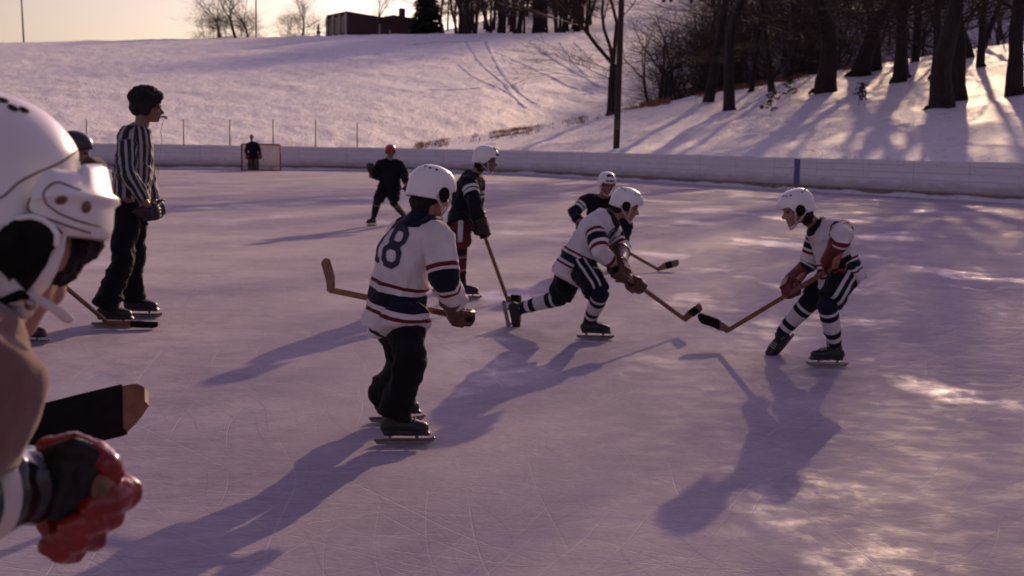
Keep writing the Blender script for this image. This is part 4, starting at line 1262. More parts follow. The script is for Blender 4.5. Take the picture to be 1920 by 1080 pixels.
    for q in 'RL':
        ta, d_ = chain_param(co, [J['sh' + q], J['el' + q], J['wr' + q]])
        isarm = (d_ / .072 < dt / .15) & (d_ < da) & (ta > .04)
        arm = np.where(isarm, .02 + .98 * ta, arm); da = np.minimum(da, d_)
    add_attr(me, "torso_t", tt); add_attr(me, "arm_t", arm)
    add_attr(me, "yoke_d", np.linalg.norm((co - np.array(nk)) * np.array([1, 1, 1.15]), axis=1))
    jer = link("jersey", me, look['jersey'], root)
    bvj = BVHTree.FromPolygons([Vector(c) for c in co], [p.vertices[:] for p in me.polygons])
    if look.get('number'):
        a_ = look['number']
        N = az(a_[0], a_[1]); U = (nk - pel); U = (U - N * U.dot(N)).normalized(); X = U.cross(N).normalized()
        C = lerp(nk, pel, a_[2]) + X * a_[3]
        decal("jersey_number", bvj, C, X, U, N, a_[4], a_[5], 100, 84, number_mask, .0035, INK, jer)
    if look.get('crest'):
        a_ = look['crest']
        N = az(a_[0], a_[1]); U = (nk - pel); U = (U - N * U.dot(N)).normalized(); X = U.cross(N).normalized()
        C = lerp(nk, pel, a_[2]) + X * a_[3]
        decal("jersey_crest", bvj, C, X, U, N, .11, .12, 30, 32, lambda u, v: (u * u + v * v < .95) and not (.25 < u * u + v * v < .5 and abs(v) < .5), .0035, INK, jer)
    # ---- trousers / padded shorts
    pb = Blob(); pr = look.get('pants', 'shorts'); tb2 = s * look.get('pbulk', 1.0)
    pb.tube([lerp(pel, spine[3], .5), pel, pel + dirp * .07], [(.112 * s, .090 * s), (.136 * s, .112 * s), (.135 * tb2, .115 * tb2)], side=hp_ax, cap=.4)
    for q in 'RL':
        h_, k_, a_ = J['hip' + q], J['kn' + q], an[q]
        if pr == 'shorts':
            e = lerp(h_, k_, .86)
            pb.tube([h_, lerp(h_, k_, .45), e], [.094 * tb2, .094 * tb2, .090 * tb2], cap=.15)
        else:
            e = lerp(k_, a_, look.get('cuff', .98))
            pb.tube([h_, lerp(h_, k_, .5), k_, lerp(k_, e, .5), e], [.092 * tb2, .082 * tb2, .070 * tb2, .066 * tb2, look.get('flare', .072) * tb2], cap=.15)
    me = pb.fuse("trousers", vox, 5); folds(me, .015 * s, 8, (1, 1, .8), seed=look.get('seed', 1) + 9); folds(me, .006 * s, 18, (.8, .8, 1.3), seed=look.get('seed', 1) + 5)
    if vox < .012: creases(me, .014 * s, 6.0, (.2, .2, 1.0), look.get('seed', 1) + 8)
    pname = "padded_shorts" if pr == 'shorts' else "trousers"
    po = link(pname, me, look['pmat'], root)
    if look.get('side_stripe'):
        bv = BVHTree.FromPolygons([v.co for v in me.vertices], [p.vertices[:] for p in me.polygons])
        for q, a0, offs, wid in look['side_stripe']:
            h_, k_ = J['hip' + q], J['kn' + q]
            N = az(a0, 0); U = (h_ - k_); ln = U.length; U = (U - N * U.dot(N)).normalized(); X = U.cross(N).normalized()
            for o_ in offs:
                decal("side_stripe", bv, lerp(h_, k_, .42) + X * o_, X, U, N, wid, ln * 1.0, 5, 40, lambda u, v: True, .003, WHITE_TRIM, po)
    # ---- socks with knee and shin pads
    if pr == 'shorts':
        for q in 'RL':
            h_, k_, a_ = J['hip' + q], J['kn' + q], an[q]
            sb = Blob(); up_ = lerp(k_, h_, .22)
            e = lerp(k_, a_, .93)
            sb.tube([up_, k_, lerp(k_, e, .3), lerp(k_, e, .65), e], [.066 * s, .070 * s, .064 * s, .056 * s, .044 * s], cap=.4)
            me = sb.fuse("sock", vox * .8, 3)
            tt, _ = chain_param(get_co(me), [k_, e]); add_attr(me, "leg_t", tt)
            link("sock", me, look['sock'], root)
    # ---- gloves
    if look.get('glove'):
        for q in 'RL':
            if q in look.get('bare', ''): continue
            gc, gd = J['grip' + q]
            glove(root, J['wr' + q], J['el' + q], gc, gd, look['glove'], s * look.get('gs', 1.0), min(vox, .006) if vox < .012 else vox * .8, q == 'L', look.get('gcuff', .13), look.get('cw', 1.0))
    root_report(label, J, an)
    return root, jer, bvj

def root_report(label, J, an):
    L = lambda a, b: round((J[a] - (an[b] if b in an else J[b])).length, 2)
    print("FIG", label[:40], {"uaR": L('shR', 'elR'), "faR": L('elR', 'wrR'), "uaL": L('shL', 'elL'), "faL": L('elL', 'wrL'),
          "thR": L('hipR', 'knR'), "shinR": L('knR', 'R'), "thL": L('hipL', 'knL'), "shinL": L('knL', 'L'), "spine": round((J['neck'] - (J['hipR'] + J['hipL']) / 2).length, 2),
          "neckhead": L('head', 'neck'), "shw": L('shR', 'shL')})

def seg_d(px, py, ax, ay, bx, by):
    dx, dy = bx - ax, by - ay; t = max(0, min(1, ((px - ax) * dx + (py - ay) * dy) / (dx * dx + dy * dy)))
    return math.hypot(px - ax - t * dx, py - ay - t * dy)
def number_mask(u, v):
    """a block 18"""
    x, y = u * 1.2, v
    one = [(-.86, -.86, -.86, .86), (-.86, .86, -1.06, .62), (-1.10, -.86, -.62, -.86)]
    e = []
    for (cy, hh, hw) in ((.47, .39, .42), (-.44, .42, .48)):
        pts = [(-hw, cy - hh * .45), (-hw, cy + hh * .45), (-hw * .5, cy + hh), (hw * .5, cy + hh), (hw, cy + hh * .45), (hw, cy - hh * .45), (hw * .5, cy - hh), (-hw * .5, cy - hh)]
        for i in range(8):
            a, b = pts[i], pts[(i + 1) % 8]; e.append((a[0] + .38, a[1], b[0] + .38, b[1]))
    return any(seg_d(x, y, *q) < .15 for q in one + e)

# ------------------------------------------------------------------ sticks
def stick(label, butt, heel, tip, group="hockey sticks", tape=(.25, .8), shaft=(.0155, .0105), bh=.072, butt_tape=True, wood=None, lift=None, tip_colour=True):
    root = empty("hockey_stick", heel, label, "hockey stick", group)
    wood = wood or WOOD
    ax = (butt - heel).normalized(); bd = (tip - heel).normalized()
    nrm = ax.cross(bd).normalized()
    up = bd.cross(nrm).normalized()
    if up.dot(ax) < 0: up = -up
    B = Blob(); B.tube([heel + ax * .06, butt], [shaft, shaft], side=(ax.cross(nrm)).normalized(), n=4, cap=False)
    # square it: four sided section turned by 45 degrees is built as a box
    B = Blob(); Ls = (butt - heel).length
    T = frame(ax, nrm); T.translation = heel + ax * (Ls / 2 + .004)
    B.box(T, Ls / 2 - .004, shaft[0], shaft[1])
    me = B.raw("shaft", False)
    bm = bmesh.new(); bm.from_mesh(me); bmesh.ops.bevel(bm, geom=bm.edges[:], offset=.003, segments=2, affect='EDGES'); bm.to_mesh(me); bm.free()
    sh = link("shaft", me, wood, root)
    if butt_tape:
        B = Blob(); T2 = frame(ax, nrm); T2.translation = butt - ax * .07
        B.box(T2, .071, shaft[0] + .002, shaft[1] + .002); link("butt_tape", B.raw("butt_tape", False), TAPE, root)
    # blade: curved board, heel blends into the shaft
    def board(t0, t1, grow, nm, mat):
        L = (tip - heel).length; n = 30; V = []; Fc = []
        for i in range(n + 1):
            t = t0 + (t1 - t0) * i / n
            c = heel + bd * (L * t) + nrm * (.018 * t * t)
            e2 = max(0, (t - .87) / .13); e3 = max(0, (t - .94) / .06)
            h0 = -.004 + bh * .55 * e2 ** 1.6; h1 = bh * (.62 + .38 * min(1, t * 3)) - bh * .16 * e3 ** 2
            th = .0065 + .006 * max(0, 1 - t * 4) + grow
            for (a, b) in ((h0 - grow, -th), (h1 + grow, -th), (h1 + grow, th), (h0 - grow, th)):
                V.append(tuple(c + up * a + nrm * b))
        for i in range(n):
            o = i * 4
            for j in range(4): Fc.append((o + j, o + (j + 1) % 4, o + 4 + (j + 1) % 4, o + 4 + j))
        Fc.append((3, 2, 1, 0)); e = n * 4; Fc.append((e, e + 1, e + 2, e + 3))
        me = bpy.data.meshes.new(nm); me.from_pydata(V, [], Fc); me.update()
        return link(nm, me, mat, root)
    board(-.06, 1.0, 0, "blade", wood)
    if tape: board(tape[0], tape[1], .0022, "blade_tape", TAPE)
    return root, ax, nrm
# ------------------------------------------------------------------ the players, each joint where it stands in the rink
DN = Vector((0, 0, -1))
def foot(px, py, a): 
    c = G(px, py); return (c, az(a), DN)
RED = (0.15, 0.018, 0.02)
J_WHITE = fabric("white_team_jersey", WHITE_CLOTH,
    torso=[(.60, .632, RED), (.665, .79, NAVY), (.835, .868, RED)],
    arm=[(.33, .385, RED), (.42, .53, NAVY), (.575, .63, RED)], yoke=(.152, NAVY))
J_WHITE2 = fabric("white_team_jersey_striped_shoulder", WHITE_CLOTH,
    torso=[(.64, .67, RED), (.70, .80, NAVY), (.83, .86, RED)],
    arm=[(.10, .15, RED), (.19, .30, NAVY), (.35, .41, RED), (.60, .66, RED), (.70, .86, NAVY), (.89, .94, RED)], yoke=(.105, NAVY))
J_DARK = fabric("dark_team_jersey", (0.010, 0.009, 0.018), arm=[(.16, .22, WHITE_CLOTH), (.26, .32, WHITE_CLOTH)])
J_DARK_PLAIN = fabric("plain_dark_jersey", (0.010, 0.009, 0.017), arm=[(.55, .58, (.12, .10, .12))])
SOCK_WHITE = fabric("white_banded_sock", NAVY, leg=[(.10, .17, WHITE_CLOTH), (.30, .62, WHITE_CLOTH), (.76, .87, WHITE_CLOTH)])
SOCK_RED = fabric("red_banded_sock", MAROON, leg=[(.0, .16, BLACKISH), (.22, .27, (.35, .25, .24)), (.60, .65, (.35, .25, .24)), (.70, 1.0, BLACKISH)])
SOCK_DARK = fabric("dark_sock", (0.02, 0.017, 0.028), leg=[(.08, .15, (.22, .19, .22))])
NAVY_SHORTS = fabric("navy_shorts_cloth", (0.010, 0.009, 0.016))
MAROON_SHORTS = fabric("maroon_shorts_cloth", (0.11, 0.018, 0.018))

# ---- number 18, seen from behind
def fig_18():
    st_butt, st_heel, st_tip = P(884, 597, 6.66), P(617, 543, 7.25), P(607, 488, 7.29)
    gd = (st_heel - st_butt).normalized()
    gR = P(866, 591, 6.70); gL = P(752, 569.5, 6.93)
    J = dict(head=P(809, 363, 6.73), face=(52, -14), neck=P(793, 412, 6.72),
             shR=P(824, 446, 6.56), shL=P(752, 436, 6.84), elR=P(835, 528, 6.50), wrR=P(858, 572, 6.64),
             elL=P(752, 512, 7.06), wrL=P(744, 556, 6.99), gripR=(gR, gd), gripL=(gL, gd),
             hipR=P(757, 590, 6.60), hipL=P(727, 586, 6.80), knR=P(771, 676, 6.50), knL=P(752, 672, 6.84),
             footR=foot(755, 834, 84), footL=foot(741, 792, 80))
    person("young player in white jersey number 18 and white helmet, back turned, stick held crosswise", J,
           dict(s=1.0, hs=.93, hk=1.08, helmet=HELMET_WHITE, jersey=J_WHITE, pmat=TROUSER, pants='long', flare=.078, glove=GLOVE_BROWN, hair='back', gs=.95, gcuff=.10,
                number=(-146, 6, .30, -.03, .235, .205), seed=3, drape=.30, hem=.055, bulk=1.06, pbulk=1.05, bow=Vector((-.03, -.03, .01)), vox=.008), group="players in white jerseys")
    r, ax, nrm = stick("wooden stick held crosswise behind the number 18 player, short bare blade tipped up", st_butt, st_heel, st_tip, tape=None, bh=.052)
    # lettering along the shaft
    cu = bpy.data.curves.new("t", 'FONT'); cu.body = "IAN"; cu.size = .034; cu.align_x = 'CENTER'; cu.align_y = 'CENTER'; cu.offset = .0008
    o = bpy.data.objects.new("t", cu); COL.objects.link(o)
    bpy.context.view_layer.update(); me = bpy.data.meshes.new_from_object(o.evaluated_get(bpy.context.evaluated_depsgraph_get())); bpy.data.objects.remove(o)
    d = -gd
    n_ = nrm if nrm.dot(Vector((0, -1, 0))) > 0 else -nrm
    up = n_.cross(d)
    T = Matrix((d, up, n_)).transposed().to_4x4(); T.translation = st_heel + d * (st_butt - st_heel).length * .80 + n_ * .0125
    # the wide face of the shaft lies across n_
    me.transform(T @ Matrix.Diagonal((1.5, .85, 1, 1))); link("shaft_lettering", me, INK, r)
fig_18()

# ---- player at the puck, facing the other way
def fig_puck():
    butt, heel, tip = P(1594, 482, 8.88), P(1362, 621, 10.05), P(1313, 600, 10.2)
    gd = (heel - butt).normalized()
    gL = P(1566, 500, 9.03); gR = P(1484, 541, 9.46)
    J = dict(head=P(1494, 392, 9.18), face=(-98, -18), neck=P(1527, 420, 9.25),
             shL=P(1577, 432, 9.08), shR=P(1533, 440, 9.40), elL=P(1578, 446, 8.84), wrL=P(1568, 489, 8.94),
             elR=P(1519, 492, 9.44), wrR=P(1500, 522, 9.44), gripL=(gL, gd), gripR=(gR, gd),
             hipL=P(1585, 512, 9.12), hipR=P(1568, 512, 9.36), knL=P(1551, 572, 8.98), knR=P(1516, 568, 9.52),
             footL=foot(1553, 688, -92), footR=(P(1468, 655, 9.72), az(-105, -48), Vector((-.55, -.1, -.75))))
    person("player in white jersey crouching at the puck, red gloves, navy shorts with white side stripes", J,
           dict(s=.98, hs=.93, hk=1.06, helmet=HELMET_WHITE, jersey=J_WHITE2, pmat=NAVY_SHORTS, sock=SOCK_WHITE, glove=GLOVE_RED, hair='back', gcuff=.19, cw=.95, gs=1.12, sleeve=.68, drape=.08,
                side_stripe=[('L', 178, (-.012, .040), .022)], seed=5, hem=.06, bulk=1.07, bow=Vector((.03, 0, .03)), vox=.008), group="players in white jerseys")
    stick("wooden stick with black taped blade nearest the puck, held in red gloves", butt, heel, tip, tape=(.22, 1.0))
fig_puck()

# ---- striding player
def fig_stride():
    butt, heel, tip = P(1152, 502, 10.15), P(1286, 600, 10.78), P(1321, 580, 10.72)
    gd = (heel - butt).normalized()
    gR = P(1193, 531, 10.33); gL = P(1161, 509, 10.20)
    J = dict(head=P(1174, 385, 10.42), face=(98, -20), neck=P(1149, 407, 10.42),
             shR=P(1115, 424, 10.24), shL=P(1140, 430, 10.58), elR=P(1127, 474, 10.10), wrR=P(1172, 515, 10.24),
             elL=P(1163, 466, 10.52), wrL=P(1165, 494, 10.34), gripR=(gR, gd), gripL=(gL, gd),
             hipR=P(1088, 496, 10.32), hipL=P(1072, 500, 10.52), knR=P(1126, 552, 10.08), knL=P(1050, 558, 10.72),
             footR=foot(1114, 636, 97), footL=(P(946, 594, 10.95), Vector((.22, .05, -.97)), Vector((-.95, .05, -.22))))
    person("striding player in white jersey, one leg stretched back, brown gloves reaching down the stick", J,
           dict(s=.97, hs=.92, hk=1.06, helmet=HELMET_WHITE, jersey=J_WHITE2, pmat=NAVY_SHORTS, sock=SOCK_WHITE, glove=GLOVE_BROWN, hair='back', gcuff=.22, cw=1.0, gs=1.26, sleeve=.62, drape=.12,
                side_stripe=[('R', 168, (-.028, .022), .016)], seed=7, hem=.10, bulk=1.07, pbulk=1.1, bow=Vector((-.03, 0, .04)), crest=(120, -10, .30, 0), vox=.008), group="players in white jerseys")
    stick("long wooden stick reaching toward the puck from brown gloves, short band of tape", butt, heel, tip, tape=(.38, .78))
fig_stride()

# ---- tall dark player
def fig_tall():
    butt, heel, tip = P(900, 418, 12.85), P(953, 566, 12.72), P(975, 570, 12.62)
    gd = (heel - butt).normalized()
    gR = P(906, 436, 12.83); gL = P(897, 428, 13.2)
    J = dict(head=P(911, 300, 13.02), face=(104, -8), neck=P(890, 325, 13.05),
             shR=P(879, 342, 12.88), shL=P(897, 342, 13.22), elR=P(890, 385, 12.72), wrR=P(901, 424, 12.80),
             elL=P(892, 388, 13.30), wrL=P(898, 420, 13.22), gripR=(gR, gd), gripL=(gL, gd),
             hipR=P(864, 412, 12.92), hipL=P(872, 412, 13.14), knR=P(862, 464, 12.78), knL=P(850, 466, 13.22),
             footR=foot(872, 561, 92), footL=foot(836, 548, 80))
    person("tall player in dark jersey and marked white helmet, maroon shorts, stick lowered to the ice", J,
           dict(s=1.02, hs=.95, hk=1.06, helmet=HELMET_WHITE, marking=True, holes=False, pad=False, jersey=J_DARK, pmat=MAROON_SHORTS, sock=SOCK_RED, glove=GLOVE_BLACK, hair='back', skin=SKIN_DARK,
                side_stripe=[('R', 178, (.0,), .045)], seed=9, hem=.03, bow=Vector((-.02, 0, .02)), vox=.010, lace=False), group="players in dark jerseys")
    stick("long pale stick held steeply down by the tall dark player, blade behind a skate", butt, heel, tip, tape=(.3, .9))
fig_tall()

# ---- player with the red helmet
def fig_red():
    butt, heel, tip = P(768, 359, 23.7), P(692, 331, 24.5), P(694, 322, 24.75)
    gd = (heel - butt).normalized()
    J = dict(head=P(732, 285, 23.95), face=(172, -12), neck=P(731, 300, 24.0),
             shR=P(713, 306, 24.0), shL=P(750, 307, 24.0), elR=P(704, 331, 23.98), wrR=P(697, 320, 23.80),
             elL=P(759, 330, 23.95), wrL=P(762, 345, 23.76), gripR=(P(695, 312, 23.74), Vector((.9, .3, -.2)).normalized()), gripL=(P(763, 353, 23.74), gd),
             hipR=P(723, 348, 24.0), hipL=P(739, 348, 24.0), knR=P(707, 380, 23.85), knL=P(738, 379, 23.85),
             footR=foot(697, 424, -150), footL=foot(759, 418, 150))
    person("dark jersey player in a red helmet skating forward alone", J,
           dict(s=1.02, hs=.95, helmet=HELMET_RED, holes=False, pad=False, jersey=J_DARK_PLAIN, pmat=NAVY_SHORTS, sock=SOCK_DARK, glove=GLOVE_BLACK, skin=SKIN_DARK,
                seed=11, bulk=1.13, pbulk=1.1, hem=.03, vox=.013, lace=False), group="players in dark jerseys")
    stick("thin stick carried across the hips of the red helmeted player", butt, heel, tip, tape=(.3, .9))
fig_red()

# ---- dark player partly behind the striding one
def fig_back():
    butt, heel, tip = P(1084, 420, 15.8), P(1237, 507, 16.1), P(1276, 497, 16.25)
    gd = (heel - butt).normalized()
    J = dict(head=P(1138, 345, 15.95), face=(165, -14), neck=P(1131, 368, 16.05),
             shR=P(1097, 378, 16.15), shL=P(1154, 380, 16.1), elR=P(1076, 399, 16.05), wrR=P(1087, 414, 15.85),
             elL=P(1176, 425, 16.0), wrL=P(1166, 458, 15.85), gripR=(P(1090, 423, 15.8), gd), gripL=(P(1163, 465, 15.93), gd),
             hipR=P(1110, 430, 16.4), hipL=P(1140, 430, 16.4), knR=P(1106, 468, 16.05), knL=P(1146, 468, 16.05),
             footR=foot(1106, 507, 175), footL=foot(1150, 508, 170))
    person("dark jersey player in white helmet bending low, half hidden by the striding player", J,
           dict(s=1.03, hs=.97, hk=1.05, helmet=HELMET_WHITE, marking=True, holes=False, pad=False, jersey=J_DARK, pmat=NAVY_SHORTS, sock=SOCK_DARK, glove=GLOVE_RED, skin=SKIN_DARK,
                seed=13, hem=.05, vox=.011, lace=False), group="players in dark jerseys")
    stick("stick with dark taped blade sticking out past the striding player's chest", butt, heel, tip, tape=(.32, .62))
fig_back()

# ---- referee
REF = fabric("referee_shirt", (0.50, 0.46, 0.46))
def stripes_ref():
    m, nt, b = new_mat("referee_striped_shirt")
    b.inputs["Roughness"].default_value = .8
    a = node(nt, "ShaderNodeAttribute"); a.attribute_name = "stripe"
    ma = node(nt, "ShaderNodeMath"); ma.operation = 'FRACT'
    nt.links.new(a.outputs["Fac"], ma.inputs[0])
    g = node(nt, "ShaderNodeMath"); g.operation = 'GREATER_THAN'; g.inputs[1].default_value = .40
    nt.links.new(ma.outputs[0], g.inputs[0])
    mx = node(nt, "ShaderNodeMix"); mx.data_type = 'RGBA'
    mx.inputs[6].default_value = (.34, .31, .31, 1); mx.inputs[7].default_value = (.012, .010, .016, 1)
    nt.links.new(g.outputs[0], mx.inputs[0]); nt.links.new(mx.outputs[2], b.inputs["Base Color"])
    add_bump(nt, b, 30, .5, .012)
    return m
def fig_ref():
    J = dict(head=P(277, 200, 10.72), face=(78, -6), neck=P(266, 240, 10.72),
             shR=P(236, 262, 10.56), shL=P(262, 258, 10.92), elR=P(240, 328, 10.48), wrR=P(272, 380, 10.50),
             elL=P(276, 328, 10.98), wrL=P(287, 376, 10.92), gripR=(P(284, 398, 10.52), Vector((.15, .3, -.95)).normalized()), gripL=(P(292, 394, 10.90), Vector((.1, .3, -.95)).normalized()),
             hipR=P(238, 384, 10.62), hipL=P(250, 384, 10.84), knR=P(230, 490, 10.50), knL=P(252, 480, 10.94),
             footR=foot(212, 613, 82), footL=foot(262, 596, 88))
    rm = stripes_ref()
    root, jer, bv = person("bareheaded referee with thick dark hair in a striped shirt and flared trousers", J,
           dict(s=1.17, hs=1.04, jersey=rm, pmat=TROUSER, pants='long', flare=.088, cuff=1.0, glove=GLOVE_BLACK, hair='mop', skin=SKIN_DARK, gs=.95, gcuff=.04,
                seed=15, hem=.05, drape=0, vox=.009, bulk=.98, arm_r=.90, bow=Vector((-.02, 0, 0))))
    me = jer.data; co = get_co(me)
    c = np.array((J['neck'] + (J['hipR'] + J['hipL']) / 2) / 2)
    arm = np.empty(len(co), dtype=np.float32); me.attributes["arm_t"].data.foreach_get("value", arm)
    ang = np.arctan2(co[:, 1] - c[1], co[:, 0] - c[0])
    st = ang * 2.6 + 20
    # sleeves: stripes run along the arm
    for q in 'RL':
        pts = [J['sh' + q], J['el' + q], J['wr' + q]]
        t, d = chain_param(co, pts)
        k = (arm > .02) & (d < .13)
        a_ = np.array(J['sh' + q]); e_ = np.array(J['el' + q]); w_ = np.array(J['wr' + q])
        axp = np.where((t < .5)[:, None], a_ + (e_ - a_) * np.clip(t * 2, 0, 1)[:, None], e_ + (w_ - e_) * np.clip(t * 2 - 1, 0, 1)[:, None])
        an_ = np.arctan2(co[:, 1] - axp[:, 1], co[:, 0] - axp[:, 0])
        st[k] = an_[k] * 1.3 + 20
    # seam of the angle at the far side stays away from the visible front
    add_attr(me, "stripe", st)
    # whistle on a cord
    Wt = Blob(); hm = head_frame(J['head'], *J['face'])
    mo = hm @ (Vector((0, .098, -.060)) * 1.04)
    Wt.tube([mo, mo + az(78) * .035], [.006, .009], n=8); Wt.ball(mo + az(78) * .04 + Vector((0, 0, -.006)), .012, n=10, m=7)
    wo = link("whistle", Wt.raw("whistle"), STEEL, root)
    C = Blob(); cpts = [mo + az(78) * .03, P(301, 245, 10.58), P(304, 262, 10.58), P(299, 300, 10.60), P(296, 330, 10.60)]
    C.tube(cpts, [.0022] * 5, n=6); link("whistle_cord", C.raw("whistle_cord"), LACE, root)
fig_ref()

# ---- dark player hidden behind the near helmet
def fig_hidden():
    butt, heel, tip = P(60, 486, 9.75), P(206, 608, 10.36), P(296, 617, 10.42)
    gd = (heel - butt).normalized()
    J = dict(head=P(141, 281, 9.75), face=(88, -16), neck=P(112, 312, 9.75),
             shR=P(92, 345, 9.58), shL=P(110, 345, 9.92), elR=P(95, 425, 9.48), wrR=P(104, 488, 9.66),
             elL=P(100, 420, 9.98), wrL=P(88, 476, 9.86), gripR=(lerp(butt, heel, .33), gd), gripL=(lerp(butt, heel, .10), gd),
             hipR=P(40, 440, 9.65), hipL=P(30, 440, 9.88), knR=P(62, 530, 9.58), knL=P(40, 530, 9.95),
             footR=foot(52, 645, 90), footL=foot(14, 636, 88))
    person("dark clad player in dark helmet, almost wholly hidden behind the big white helmet", J,
           dict(s=1.02, hs=.96, helmet=HELMET_BLACK, holes=False, jersey=J_DARK_PLAIN, pmat=NAVY_SHORTS, sock=SOCK_DARK, glove=GLOVE_BLACK, skin=SKIN_DARK, seed=17, vox=.012, lace=False), group="players in dark jerseys")
    stick("brown stick lying with its blade flat by the referee's skates", butt, heel, tip, tape=(.42, 1.0), bh=.055)
fig_hidden()

# ---- goalkeeper at the far net
def fig_goalie():
    Y = 65.0
    J = dict(head=P(472, 256.5, Y), face=(158, -8), neck=P(472.5, 265, Y),
             shR=P(465, 270, Y), shL=P(482, 270, Y), elR=P(461, 283, Y), wrR=P(464, 291, Y - .15),
             elL=P(487, 282, Y), wrL=P(488, 290, Y - .15), gripR=(P(464, 295, Y - .2), Vector((.2, -.3, -.9)).normalized()), gripL=(P(488, 294, Y - .2), Vector((-.2, -.3, -.9)).normalized()),
             hipR=P(471, 292, Y), hipL=P(480, 292, Y), knR=P(470, 306, Y - .05), knL=P(481, 306, Y - .05),
             footR=foot(470.5, 321.4, 175), footL=foot(481, 321.4, 165))
    root, _, _ = person("dark clad goalkeeper standing upright in front of the red framed net", J,
           dict(cat="person", s=1.25, hs=1.1, jersey=J_DARK_PLAIN, pmat=NAVY_SHORTS, sock=SOCK_DARK, glove=M("goalie_glove_leather", (.14, .035, .03), .6), gs=1.35, gcuff=.16, hair='back', skin=SKIN_DARK, seed=19, vox=.02, lace=False, strap=False))
    pm = M("goalie_pad_leather", (.05, .025, .022), .6)
    for q in 'RL':
        a, k = J['foot' + q][0], J['kn' + q]
        B = Blob(); f = Vector((0, -.09, 0))
        B.tube([a + Vector((0, 0, .12)) + f, lerp(a, k, .55) + f, k + f, k + Vector((0, .0, .18)) + f * .8], [(.15, .06), (.14, .065), (.14, .07), (.12, .06)], side=Vector((1, 0, 0)))
        link("leg_pad", B.fuse("leg_pad", .02, 2), pm, root)
fig_goalie()

# ---- puck
pk = Blob(); c = G(1352, 617); n = 28
pk.ring_tube([[c + Vector((r * math.cos(2 * PI * j / n), r * math.sin(2 * PI * j / n), z)) for j in range(n)] for (r, z) in ((.036, .002), (.0381, .004), (.0381, .022), (.036, .0245))])
tag(link("puck", pk.raw("puck"), M("puck_rubber", (.015, .013, .014), .6)), "black puck lying on the ice behind the heel of a stick", "puck")
